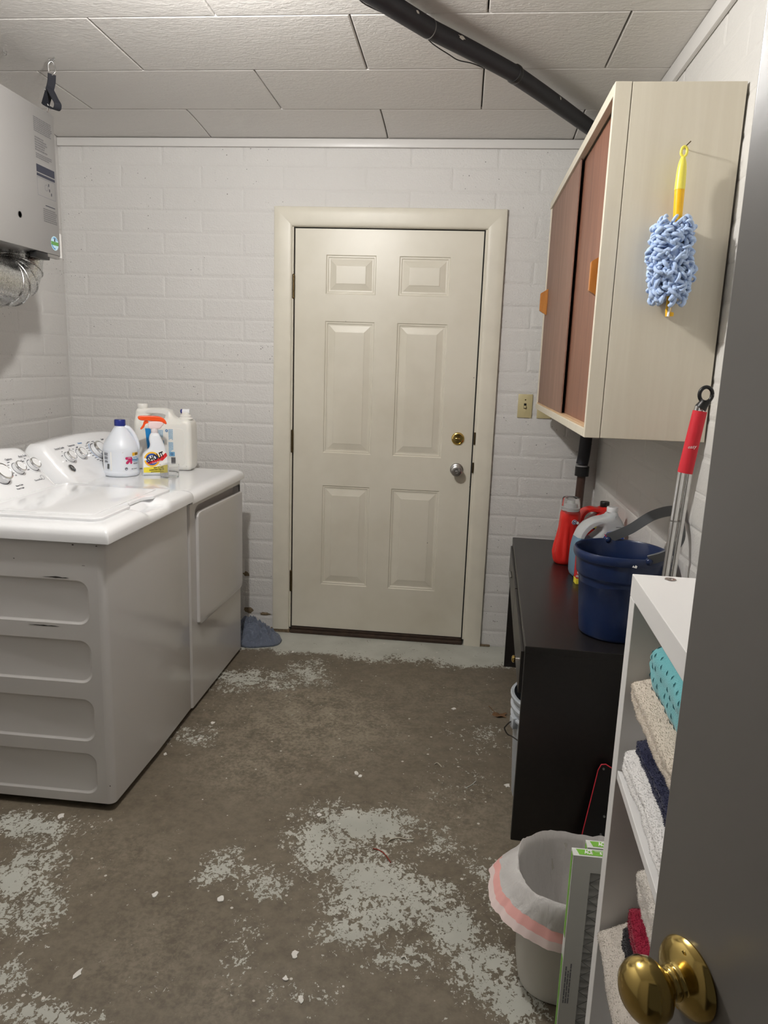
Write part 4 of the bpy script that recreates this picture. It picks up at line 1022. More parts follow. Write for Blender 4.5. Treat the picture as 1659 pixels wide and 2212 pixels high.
wobj('hanging_loop', tube(smooth_path([top_+Vector((0, 0, -.010)), top_+Vector((-.006, 0, -.002)), top_+Vector((-.005, 0, .010)), top_+Vector((.001, 0, .0145)), top_+Vector((.007, 0, .009)), top_+Vector((.007, 0, -.003)), top_+Vector((.001, 0, -.011))], 5), .0035, 10), M_YH, t, 60)
wobj('upper_handle', tube(smooth_path([top_+Vector((0, 0, -.010)), grip0+Vector((0, 0, -.012)), grip1+Vector((0, 0, .01)), grip1], 6), [.0055, .0060, .0066, .0074, .0084, .0094, .0104, .0112, .0118, .0123, .0126, .0128, .0129, .0130, .0130, .0130, .0130, .0130, .0130], 16), M_YH, t, 60)
wobj('lower_handle', tube([grip1+Vector((0, 0, .004)), grip1.lerp(grip2, .5), grip2, grip2.lerp(tip, .5), tip+Vector((0, 0, .012)), tip], [.0126, .0118, .0108, .008, .007, .006], 14), M_YO, t, 60)
wobj('fork_tip', tube([tip+Vector((.004, -.006, .060)), tip+Vector((.001, -.008, .03)), tip+Vector((-.001, -.007, 0))], [.007, .006, .0065], 12, flat=(1, .5)), M_LABELW, t, 60)
wobj('fork_knob', lathe([(0, -.006), (.008, -.005), (.009, 0), (.008, .005), (0, .006)], 16, M=Matrix.Translation(tip+Vector((.006, 0, .006)))), M_YO, t, 60)
f0 = hit(1455, 482, 1, YD); f1 = hit(1445, 640, 1, YD); rd = random.Random(5)
b = tube([f0, f0.lerp(f1, .2), f0.lerp(f1, .5), f0.lerp(f1, .8), f1], [.018, .028, .030, .028, .014], 16, flat=(1, .75))
ax_ = (f1-f0).normalized(); sx_ = Vector((1, 0, 0)); sx_ = (sx_-ax_*sx_.dot(ax_)).normalized(); sy_ = ax_.cross(sx_)
for i in range(620):
    s_ = rd.random(); a = rd.random()*2*PI; prof_ = .030+.014*math.sin(PI*min(1, max(0, s_*.9+.05)))
    dirv = sx_*math.cos(a)+sy_*math.sin(a)*.7; c0 = f0.lerp(f1, s_)+dirv*prof_*(.45+.45*rd.random())
    tang = (-sx_*math.sin(a)+sy_*math.cos(a))*rd.uniform(-1, 1)*.020 + ax_*rd.uniform(-.7, 1)*.020
    L_ = rd.uniform(.014, .026); p1 = c0+dirv*L_*.75+tang*.35; p2 = c0+dirv*L_+tang*.95; p3 = c0+dirv*L_*.72+tang*1.45; p4 = c0+dirv*L_*.38+tang*1.2
    r_ = rd.uniform(.0030, .0056); tube(smooth_path([c0, p1, p2, p3, p4], 2), [r_*.7, r_*.85, r_, r_*1.1, r_*1.1, r_*1.05, r_*.9, r_*.7, r_*.45], 6, b)
o = wobj('duster_fluff', b, M_FLUFF, t, 80); o['kind'] = 'stuff'

# ------------------------------------------------------------------ black desk
M_DESK = wood_paint('black_brown_veneer', srgb(22, 20, 20), srgb(30, 27, 26), (3, .4, 3), .33, .04, 20)
M_DESKEDGE = mat('desk_lit_edge', srgb(66, 64, 62), .4)  # lighter grey painted in for light caught along the black edges
t = thing('desk', 'low black-brown desk with drawers along the wall', 'desk', (1.070, -1.601, 0), R(-2.23))
DZ = .637; DD, DL = .385, 1.41
to_obj('desk_top', bx(0, DD, 0, DL, DZ-.022, DZ, .0015), M_DESK, t)
to_obj('lit_edge_strip', bx(-.0012, .0005, .001, DL-.001, DZ-.0215, DZ-.001), M_DESKEDGE, t)
sp_ = to_obj('side_panel', bx(.001, DD, .001, .023, 0, DZ-.022, .001), M_DESK, t); to_obj('lit_edge_strip', bx(-.0006, .0012, .002, .022, .001, DZ-.023), M_DESKEDGE, sp_)
sp_ = to_obj('side_panel', bx(-.002, DD, DL-.060, DL-.038, 0, DZ-.022, .001), M_DESK, t)
to_obj('back_panel', bx(DD-.016, DD-.002, .023, DL-.06, .12, DZ-.022), M_DESK, t)
for ya_, yb_ in ((.026, .655), (.662, 1.345)):
    d_ = to_obj('drawer', bx(-.010, .010, ya_, yb_, .478, DZ-.027, .001), M_DESK, t)
    to_obj('lit_edge_strip', bx(-.0105, .006, ya_+.001, yb_-.001, .4765, .480), M_DESKEDGE, d_)  # pale strip stands in for light on the drawer's lower edge
    if ya_ < .1:
        M = frame((-.010, .085, .560), (0, -1, 0), (0, 0, 1))
        kb = to_obj('drawer_knob', lathe([(0, 0), (.005, 0), (.0045, .006), (.004, .012), (0, .012)], 16, M=M.copy()), M_CHROME, d_, 40)
        to_obj('knob_cap', lathe([(0, .012), (.009, .012), (.0115, .016), (.011, .020), (.007, .023), (0, .0235)], 20, M=M.copy()), M_BRASS, kb, 40)
    else:
        to_obj('drawer_pull', bx(-.020, -.010, .97, 1.06, .560, .566, .002), M_STEEL, d_, 40)
    to_obj('drawer_box', bx(.010, DD-.03, ya_+.02, yb_-.02, .49, DZ-.04), M_DESK, d_)

# ------------------------------------------------------------------ things on the desk
M_REDP = mat('red_bottle_plastic', srgb(216, 44, 38), .3, coat=.15)
t = thing('red_softener_bottle', 'red laundry bottle with clear dosing cap on the desk', 'bottle', (1.318, -.615, DZ+.0005), R(14))
rings = []
for z, rx, ry, cx in ((0, .046, .032, 0), (.004, .052, .037, 0), (.020, .057, .040, 0), (.050, .058, .041, 0), (.080, .054, .039, .0), (.110, .047, .036, .0), (.150, .043, .034, 0), (.190, .041, .033, 0), (.215, .040, .032, 0), (.222, .037, .030, 0), (.226, .034, .028, 0)):
    rg = ring(cx, 0, z, rx, ry, 2.6, 64)
    for p in rg:                                # soft grooves down the waist
        a = math.atan2(p.y, p.x); k_ = smoothstep(.01, .05, z)*(1-smoothstep(.10, .17, z))
        d_ = .0045*k_*math.sin(a*9+z*18); p.x += math.cos(a)*d_; p.y += math.sin(a)*d_
    rings.append(rg)
body = to_obj('bottle_body', loft(rings), M_REDP, t, 70)
cp = to_obj('pump_cap', lathe([(0, .224), (.034, .224), (.034, .236), (.024, .239), (.023, .252), (.014, .254), (.013, .268), (0, .268)], 36), M_WPLASTIC, t, 35)
to_obj('cap_spout', bx(-.014, .008, -.006, .006, .252, .264, .002), M_WPLASTIC, cp, 40)
to_obj('dosing_cup', lathe([(.0385, .216), (.0385, .222), (.0365, .275), (.033, .280), (0, .281), (0, .279), (.032, .278), (.035, .274), (.037, .222), (.037, .216)], 40), M_CLEAR, t, 40)
M = frame((.006, -.0345, .182), (1, 0, 0), (0, -.06, 1))
bd = to_obj('white_emblem', poly_bm(circ(.0105, 24), M @ Matrix.Translation((0, 0, .0012)), .001), M_LABELW, body)
to_obj('emblem_ring', fill_holes(circ(.0092, 24), [circ(.0065, 24)], M @ Matrix.Translation((0, 0, .0026))), M_NAVY, bd)
to_obj('emblem_lettering', text_bm('he', .009, M @ Matrix.Translation((0, 0, .0026)), offset=.0003), M_NAVY, bd)
to_obj('white_spot', poly_bm(circ(.006, 18), M @ Matrix.Translation((.014, -.003, .0008)), .001), M_LABELW, body)
to_obj('pink_label', poly_bm(rrect(.024, .060, .006), frame((.046, -.0305, .060), (1, .42, 0), (0, 0, 1)), .0008), mat('pink_label', srgb(214, 150, 196), .4), body)

# red jug behind
t = thing('red_jug', 'red jug with black cap and yellow label behind the clear jug', 'jug', (1.434, -.505, DZ+.0005), R(8))
out = P2([(-.058, 0), (-.066, .008), (-.068, .08), (-.068, .17), (-.060, .200), (-.040, .220), (-.012, .226), (.012, .222), (.026, .222), (.030, .228), (.056, .228), (.060, .212), (.066, .19), (.068, .10), (.066, .008), (.058, 0)])
hole = P2([(-.050, .150), (-.050, .180), (-.040, .200), (-.018, .208), (.006, .205), (.010, .196), (-.006, .188), (-.030, .168), (-.040, .150)])
bm = outline([out, hole], .020, .014, 4); bm.transform(MS)
body = to_obj('jug_body', bm, M_REDP, t, 60)
to_obj('cap', lathe([(0, .226), (.0185, .226), (.0195, .229), (.0195, .246), (.018, .249), (0, .249)], 32, M=Matrix.Translation((.043, 0, 0))), M_BLACKP, t, 35)
b = arcband(.040, .052, 20, 150, -.01, .10, 0); b.transform(Matrix.Translation((0, -.0055, 0))); to_obj('yellow_arc', b, M_YEL2, body)
b = arcband(.034, .040, 20, 150, -.01, .10, 0); b.transform(Matrix.Translation((0, -.0056, 0))); to_obj('black_arc', b, M_INKB, body)

# clear cleaner jug, part full of blue liquid
def translucent(name, col, rough, t_=.75, ior=1.2):
    return mat(name, col, rough, trans=t_, ior=ior)
M_MILKY = mat('milky_clear_plastic', srgb(214, 218, 220), .3, sss=.3, trans=.25, ior=1.15)
M_LIQ = mat('blue_cleaner_liquid', srgb(122, 152, 174), .25, sss=.2, trans=.15, ior=1.15)
t = thing('glass_cleaner_jug', 'clear handled jug of blue glass cleaner', 'jug', (1.402, -.785, DZ+.0005), R(10))
out = P2([(-.088, 0), (-.096, .008), (-.098, .06), (-.096, .120), (-.088, .160), (-.070, .195), (-.040, .222), (-.012, .236), (.016, .240), (.036, .248), (.040, .262), (.062, .262), (.066, .250), (.084, .228), (.096, .205), (.100, .17), (.100, .008), (.092, 0)])
hole = P2([(-.062, .150), (-.052, .178), (-.034, .198), (-.012, .206), (.004, .204), (.008, .194), (-.004, .178), (-.026, .160), (-.042, .146), (-.056, .142)])
bm = outline([out, hole], .022, .020, 4); bm.transform(MS)
lower = bm.copy(); LV = .158
bmesh.ops.bisect_plane(bm, geom=bm.verts[:]+bm.edges[:]+bm.faces[:], plane_co=(0, 0, LV), plane_no=(0, 0, 1), clear_inner=True)
bmesh.ops.bisect_plane(lower, geom=lower.verts[:]+lower.edges[:]+lower.faces[:], plane_co=(0, 0, LV), plane_no=(0, 0, 1), clear_outer=True)
body = to_obj('jug_body', bm, M_MILKY, t, 60)
to_obj('blue_liquid', lower, M_LIQ, body, 60)
to_obj('screw_cap', lathe([(0, .258), (.0205, .258), (.0215, .261), (.0215, .275), (.020, .278), (0, .278)], 36, M=Matrix.Translation((.051, 0, 0))), M_WPLASTIC, t, 35)
FW = lambda x, z: frame((x, -.0424, z), (1, 0, 0), (0, 0, 1))
lab = to_obj('blue_label', poly_bm([(.004, .02), (.090, .02), (.090, .165), (.072, .184), (.046, .191), (.022, .184), (.010, .165), (.004, .13)], FW(0, 0), .0003), mat('deep_blue_label', srgb(24, 62, 160), .35), body)
to_obj('brand_lettering', text_bm('Windex', .021, frame((.047, -.0432, .171), (1, 0, .04), (0, 0, 1)), offset=.0006), M_RED, lab)
to_obj('print_line', lines_bm(.02, .003, 1, FW(.066, .205), seed=31, ragged=0), M_INK, body)
# red and yellow carton mostly hidden by the bucket
t = thing('red_carton', 'red carton with yellow base standing behind the blue bucket', 'box', (1.350, -.905, DZ+.0005), R(6))
to_obj('carton_body', bx(-.040, .040, -.018, .018, .022, .150, .001), M_RED, t)
to_obj('carton_base', bx(-.0402, .0402, -.0182, .0182, 0, .022, .001), M_YEL2, t)
to_obj('carton_lettering', text_bm('ROUND', .020, frame((-.026, -.0186, .062), (.25, 0, 1), (-1, 0, .25)), offset=.0004), M_LABELW, t)

# blue bucket
M_BLUE = mat('navy_blue_plastic', srgb(25, 41, 78), .28, nz=.06, nscale=30, coat=.1)
t = thing('blue_bucket', 'dark blue plastic bucket with grey handle on the desk', 'bucket', (1.352, -1.428, DZ+.0005), R(-4))
def brow(z, r, th=0):
    rg = ring(0, 0, z, r-th, r-th, 2.0, 64)
    for p in rg:                                # squared-off pouring side towards the wall
        k_ = smoothstep(.15, .26, z)
        if p.y < -r*.80: p.y = -r*.80 + (p.y+r*.80)*(1-.25*k_)
    return rg
outp = [(0, .098), (.003, .103), (.010, .105), (.10, .1125), (.183, .1185), (.190, .1255), (.194, .1270), (.235, .1300), (.240, .1300), (.242, .1365), (.250, .1395), (.262, .1395), (.268, .136)]
inp = [(.268, .1315), (.262, .128), (.19, .120), (.10, .110), (.012, .101)]
rings = [brow(z, r) for z, r in outp] + [brow(z, r) for z, r in inp]
bm = loft(rings); body = to_obj('bucket_body', bm, M_BLUE, t, 50)
for a in (100, -62):
    a = R(a); b = lathe([(0, -.010), (.008, -.008), (.011, -.002), (.0105, .006), (.006, .011), (0, .012)], 20, M=Matrix.Translation((.134*math.cos(a), .134*math.sin(a), .262))); to_obj('handle_ear', b, M_BLUE, body, 60)
b = poly_bm([(-.006, 0), (-.003, .006), (0, .001), (.003, .007), (.008, .004), (.006, -.002)], frame((.02, -.1405, .248), (1, 0, 0), (0, .1, 1)), .0004); to_obj('white_chip', b, M_LABELW, body)
M_GREYP = mat('grey_handle_plastic', srgb(92, 94, 96), .42)
e1 = Vector((.134*math.cos(R(100)), .134*math.sin(R(100)), .268)); e2 = Vector((.134*math.cos(R(-62)), .134*math.sin(R(-62)), .268))
pts = [e1, Vector((.040, .120, .305)), Vector((.095, .075, .362)), Vector((.142, .015, .392)), Vector((.152, -.045, .384)), Vector((.150, -.100, .340)), Vector((.110, -.130, .295)), e2]
P = smooth_path(pts, 6); rg = []
for i, p in enumerate(P):
    tg = (P[min(i+1, len(P)-1)]-P[max(i-1, 0)]).normalized(); o_ = Vector((p.x, p.y, 0)).normalized(); nn = (o_-tg*o_.dot(tg)).normalized(); sv = tg.cross(nn)
    w_ = .0155; th_ = .0028
    rg.append([p+sv*w_+nn*th_, p+sv*w_*.3+nn*th_*1.6, p-sv*w_*.3+nn*th_*1.6, p-sv*w_+nn*th_, p-sv*w_-nn*th_, p+sv*w_-nn*th_])
to_obj('bail_handle', loft(rg), M_GREYP, t, 50)

# mop leaning on the wall
t = thing('mop', 'twin-rod mop with red grip and black hanging ring', 'mop', (1.40, -1.74, 0))
YM = -1.735
m0 = hit(1447, 1225, 1, YM); m1 = hit(1480, 1018, 1, YM); m2 = hit(1512, 888, 1, YM); rt = hit(1521, 868, 1, YM); rc = hit(1525, 856, 1, YM)
dv = (m1-m0).normalized(); foot_ = m0 - dv*((m0.z-.06)/dv.z)
for dx, r_ in ((-.008, .0095), (.011, .0075)):
    wobj('chrome_rod', tube([foot_+Vector((dx, 0, 0)), m1+Vector((dx, 0, 0)), m2+Vector((dx*.6, 0, .012))], r_, 14), M_CHROME, t, 60)
wobj('rod_joint', tube([m0.lerp(m1, .48)+Vector((-.008, 0, 0)), m0.lerp(m1, .48)+Vector((-.008, 0, 0))+dv*.004], .0102, 14), M_STEEL, t, 40)
wobj('red_grip', tube([m1-dv*.004, m1.lerp(m2, .5), m2], [.0185, .0178, .0172], 18), mat('red_foam', srgb(206, 38, 52), .6, bump=.1, bscale=120), t, 60)
wobj('white_print', text_bm('easy', .012, frame(m1.lerp(m2, .42)+Vector((-.004, -.0182, 0)), (1, 0, .1), (0, 0, 1)), shear=.3), M_LABELW, t)
wobj('ring_socket', tube([m2+Vector((0, 0, .006)), rt+Vector((0, 0, -.004)), rc+Vector((0, 0, -.012))], [.015, .0125, .014], 14), M_BLACKP, t, 60)
wobj('hanging_ring', tube([rc+Vector((.0155*math.cos(2*PI*i/24), .002, .0185*math.sin(2*PI*i/24)+.004)) for i in range(25)], .0048, 10), M_BLACKP, t, 60)
wobj('mop_head', bx(foot_.x-.10, foot_.x+.07, YM-.035, YM+.035, .0, .062, .012, 3), mat('grey_mop_sponge', srgb(150, 152, 150), .9, bump=.4, bscale=90), t, 50)

# grey pail under the desk
M_PAIL = mat('pale_grey_pail_plastic', srgb(176, 182, 188), .38)
t = thing('grey_pail', 'tall pale grey plastic pail under the desk', 'bucket', (1.222, -1.335, 0))
to_obj('pail_body', lathe([(0, .002), (.128, .002), (.132, .0), (.134, .008), (.146, .270), (.147, .285), (.155, .288), (.156, .296), (.148, .300), (.148, .318), (.157, .321), (.158, .330), (.150, .334), (.150, .352), (.158, .356), (.160, .366), (.156, .371), (.148, .370), (.147, .34), (.130, .012), (0, .012)], 48), M_PAIL, t, 35)
a = R(196); ea = Vector((.152*math.cos(a), .152*math.sin(a), .285))
e_ = to_obj('handle_ear', bx(-.010, .010, -.016, .016, -.022, .016, .003), M_PAIL, t, 40, ea, (0, 0, a))
to_obj('wire_handle', tube(smooth_path([ea+Vector((-.006, 0, .0)), ea+Vector((-.016, -.002, -.006)), ea+Vector((-.026, -.004, -.018)), ea+Vector((-.030, -.006, -.026)), ea+Vector((-.020, -.012, -.042)), ea+Vector((-.004, -.02, -.046)), ea+Vector((.03, -.06, -.050))], 5), .0022, 8), mat('dark_wire', srgb(60, 56, 52), .4, .6), t, 60)

# black board with red edging leaning on the desk side
t = thing('black_board', 'black board with red edging leaning on the desk side', 'board', (1.33, -1.65, 0))
c0 = hit(1296, 1648, 1, -1.632); c1 = hit(1253, 1815, 1, -1.655); d0 = (c1-c0).normalized(); c2 = c1+d0*((c1.z-.01)/-d0.z); lean = .022/(c0.z)
def bp(x, z): return Vector((x, -1.632-(c0.z-z)*.11-.006, z))
LT = c0; hgt = .30
sl = (c2.x-c0.x)/(c2.z-c0.z)
loop = [(c2.x, .006), (c0.x+sl*(-.020), c0.z-.020), (c0.x+.004, c0.z-.004), (c0.x+.016, c0.z-.002), (c0.x+.034, c0.z-.012), (c0.x+.085, c0.z-.046), (c0.x+.12, c0.z-.09), (c0.x+.09, .006)]
b = bmesh.new(); Aa = [b.verts.new(bp(x, z)) for x, z in loop]; Bb = [b.verts.new(bp(x, z)+Vector((0, .008, 0))) for x, z in loop]
b.faces.new(Aa); b.faces.new(Bb[::-1])
for i in range(len(loop)): j = (i+1) % len(loop); b.faces.new((Aa[i], Aa[j], Bb[j], Bb[i]))
bd_ = wobj('board_panel', b, mat('black_board_plastic', srgb(20, 18, 18), .45), t)
wobj('red_edging', tube([bp(x, z)+Vector((0, .004, 0)) for x, z in loop[:7]], .0022, 8), mat('red_edging', srgb(196, 44, 60), .45), t, 50)
for u, v in ((1305, 1664), (1304, 1760), (1296, 1796)):
    q = hit(u, v, 1, -1.648); wobj('bolt', lathe([(0, -.001), (.0035, -.001), (.003, .003), (0, .004)], 10, M=frame((q.x, bp(q.x, q.z).y-.0005, q.z), (1, 0, 0), (0, 0, 1))), M_STEEL, bd_, 40)

# ------------------------------------------------------------------ white bookcase and towels
M_SHELF = mat('white_shelf_laminate', srgb(228, 227, 226), .38)
BKX, BKY, BKH, BKD, BKW, PT = 1.137, -2.470, 1.112, .372, .42, .037
t = thing('bookcase', 'white open bookcase full of folded towels', 'bookcase', (BKX, BKY, 0), R(-2.0))
S1, S2 = .782, .462
to_obj('top_panel', bx(0, BKD, -BKW, 0, BKH-PT, BKH, .001), M_SHELF, t)
to_obj('side_panel', bx(0, BKD, -PT, 0, 0, BKH-PT-.0003, .001), M_SHELF, t)
to_obj('side_panel', bx(0, BKD, -BKW, -BKW+PT, 0, BKH-PT-.0003, .001), M_SHELF, t)
to_obj('bottom_panel', bx(0, BKD, -BKW+PT, -PT, .10, .10+PT, .001), M_SHELF, t)
for z in (S1, S2): to_obj('shelf', bx(.002, BKD-.006, -BKW+PT, -PT, z-.016, z, .001), M_SHELF, t)
to_obj('back_panel', bx(BKD-.006, BKD, -BKW+PT, -PT, .1, BKH-PT), M_SHELF, t)
to_obj('cam_screw', lathe([(0, 0), (.009, 0), (.0085, .0012), (.004, .0012), (.0035, .0002), (0, .0002)], 20, M=Matrix.Translation((.055, -.020, BKH))), M_STEEL, t, 40)
def terry(name, col, dots=False):
    k = NT(name); p = k.obj()
    n = k.noise(p, 420, 3, .6); n2 = k.noise(p, 60, 3)
    dk = tuple(c*.86 for c in col[:3])+(1,)
    c = k.ramp(k.math('ADD', k.math('MULTIPLY', n, .6), k.math('MULTIPLY', n2, .4)), .3, .62, dk, col)
    h = k.math('ADD', n, k.math('MULTIPLY', n2, .5))
    k.link(c, k.b.inputs['Base Color']); k.b.inputs['Roughness'].default_value = .95; k.b.inputs['Sheen Weight'].default_value = .25; k.b.inputs['Specular IOR Level'].default_value = .1
    k.bump(h, .45, .003); return k.m
BROT = Matrix.Translation((BKX, BKY, 0)) @ Matrix.Rotation(R(-2), 4, 'Z')
def towel(name, label, far, near, x0, x1, z0, z1, m, folds=2, seed=1, droop=0, rag=.004, cat='towel', pile=15000):
    """folded towel: rounded slab lying on the shelf, folded edges towards the open front; local bookcase coordinates"""
    rings = []; n = 72; ny = 34; L = far-near
    for j in range(ny+1):
        y = near + L*(.5-.5*math.cos(PI*j/ny)); e = min(far-y, y-near); h = (z1-z0)
        k_ = min(1, e/(h*.55)); s_ = math.sqrt(max(0, 1-(1-k_)**2))*.999+.001
        rg = []
        for i in range(n):
            a = 2*PI*i/n; c, s = math.cos(a), math.sin(a)
            x = (x0+x1)/2 + (x1-x0)/2*math.copysign(abs(c)**.55, c); zz_ = math.copysign(abs(s)**.8, s)
            z = (z0+z1)/2 + h/2*zz_*(.25+.75*s_)
            if c < 0:                                # layered folds along the front edge
                x += .010*(1-abs(math.cos(PI*folds*(zz_*.5+.5)/1.0)))*abs(c)**.3 + (1-s_)*.006
            if droop and c < -.1: z -= droop*smoothstep(-.1, -1, c)*smoothstep(.1, .6, 1-abs(zz_)*.2)
            rg.append(Vector((x, y, z)))
        rings.append(rg)
    b = loft(rings); jitter(b, rag, 18, seed); jitter(b, rag*.6, 55, seed+3)
    zmin = z0
    if not droop:
        for v in b.verts: v.co.z = max(v.co.z, z0)
    b.transform(BROT)
    loc = BROT @ Vector(((x0+x1)/2, (far+near)/2, z0))
    tt = thing(name, label, cat, loc, R(-2)); cl = wobj('towel_cloth', b, m, tt, 180)
    if pile:
        rd = random.Random(seed*13); fz = bmesh.new(); me = cl.data; polys = [p for p in me.polygons if p.center.x < .02]
        wt = [p.area for p in polys]
        for p in rd.choices(polys, wt, k=pile):
            vs = [me.vertices[i].co for i in p.vertices]; a_ = rd.random(); c_ = rd.random()
            q = vs[0].lerp(vs[1], a_).lerp(vs[-1].lerp(vs[min(2, len(vs)-1)], a_), c_)
            n_ = (p.normal+Vector((rd.uniform(-1, 1), rd.uniform(-1, 1), rd.uniform(-1, 1)))*.7).normalized(); s_ = n_.orthogonal().normalized()*.00045
            fz.faces.new([fz.verts.new(v_) for v_ in (q-s_, q+s_, q+n_*rd.uniform(.0012, .0028))])
        o = to_obj('terry_pile', fz, m, cl); o['kind'] = 'stuff'
    return tt
FY = lambda Y: Y-BKY                          # world Y -> bookcase local y (rotation is small)
TW = terry('white_terry', srgb(232, 230, 228)); TN = terry('navy_terry', srgb(34, 38, 66)); TB = terry('beige_terry', srgb(214, 203, 188)); TG = terry('oatmeal_terry', srgb(200, 192, 182)); TL = terry('pale_grey_terry', srgb(214, 208, 200))
TK = terry('black_terry', srgb(30, 28, 32)); TR_ = terry('crimson_terry', srgb(140, 22, 50))
k = NT('teal_waffle'); p = k.obj(); 
k.b.inputs['Base Color'].default_value = srgb(104, 178, 184); k.b.inputs['Roughness'].default_value = .95; k.b.inputs['Sheen Weight'].default_value = .3; k.bump(k.noise(p, 500, 3), .5, .003); TT = k.m
tw = towel('towel', 'white folded towel at the bottom of the upper stack', FY(-2.532), FY(-2.845), -.002, .32, S1, S1+.080, TW, 3, 1)
towel('towel', 'navy towel between the white and beige towels', FY(-2.598), FY(-2.845), -.004, .31, S1+.0795, S1+.119, TN, 1, 2, rag=.005)
towel('towel', 'beige towel under the teal towel', FY(-2.520), FY(-2.845), -.004, .32, S1+.1185, S1+.188, TB, 1, 3)
tt = towel('towel', 'teal dimpled towel on top of the upper stack', FY(-2.600), FY(-2.845), -.002, .31, S1+.1875, S1+.285, TT, 1, 4, pile=0)
# stitched dashes on the teal towel
b = None; cl = [c for c in tt.children][0].data
cand = []
M_ = pmat(tt)
for v in cl.vertices:
    wv = M_ @ v.co
    cand.append((v.co.copy(), v.normal.copy()))
rd = random.Random(3); used = []
for co, no in cand:
    if any((co-q).length < .0165 for q in used): continue
    used.append(co)
    u = Vector((0, 0, 1)); u = (u-no*u.dot(no))
    if u.length < .2: u = Vector((1, 0, 0)); u = u-no*u.dot(no)
    u.normalize(); wv = no.cross(u); ang = .5; u2 = u*math.cos(ang)+wv*math.sin(ang)
    b = tube([co+no*.0006-u2*.0035, co+no*.0012, co+no*.0006+u2*.0035], [.0003, .0008, .0003], 5, b)
o = to_obj('stitched_dash', b, mat('dark_teal_thread', srgb(40, 104, 112), .9), [c for c in tt.children][0]); o['kind'] = 'stuff'
towel('towel', 'oatmeal grey towel hanging over the lower shelf edge', FY(-2.518), FY(-2.845), -.006, .31, S2+.002, S2+.078, TG, 2, 5, droop=.020, rag=.006)
towel('towel', 'black towel in the lower stack under the crimson one', FY(-2.615), FY(-2.845), .0, .31, S2+.0775, S2+.131, TK, 1, 6, rag=.005)
towel('towel', 'crimson towel in the lower stack', FY(-2.640), FY(-2.845), .0, .31, S2+.1305, S2+.190, TR_, 1, 7)
towel('towel', 'pale grey rolled towel on top of the lower stack', FY(-2.655), FY(-2.845), .002, .31, S2+.1895, S2+.276, TL, 1, 8)

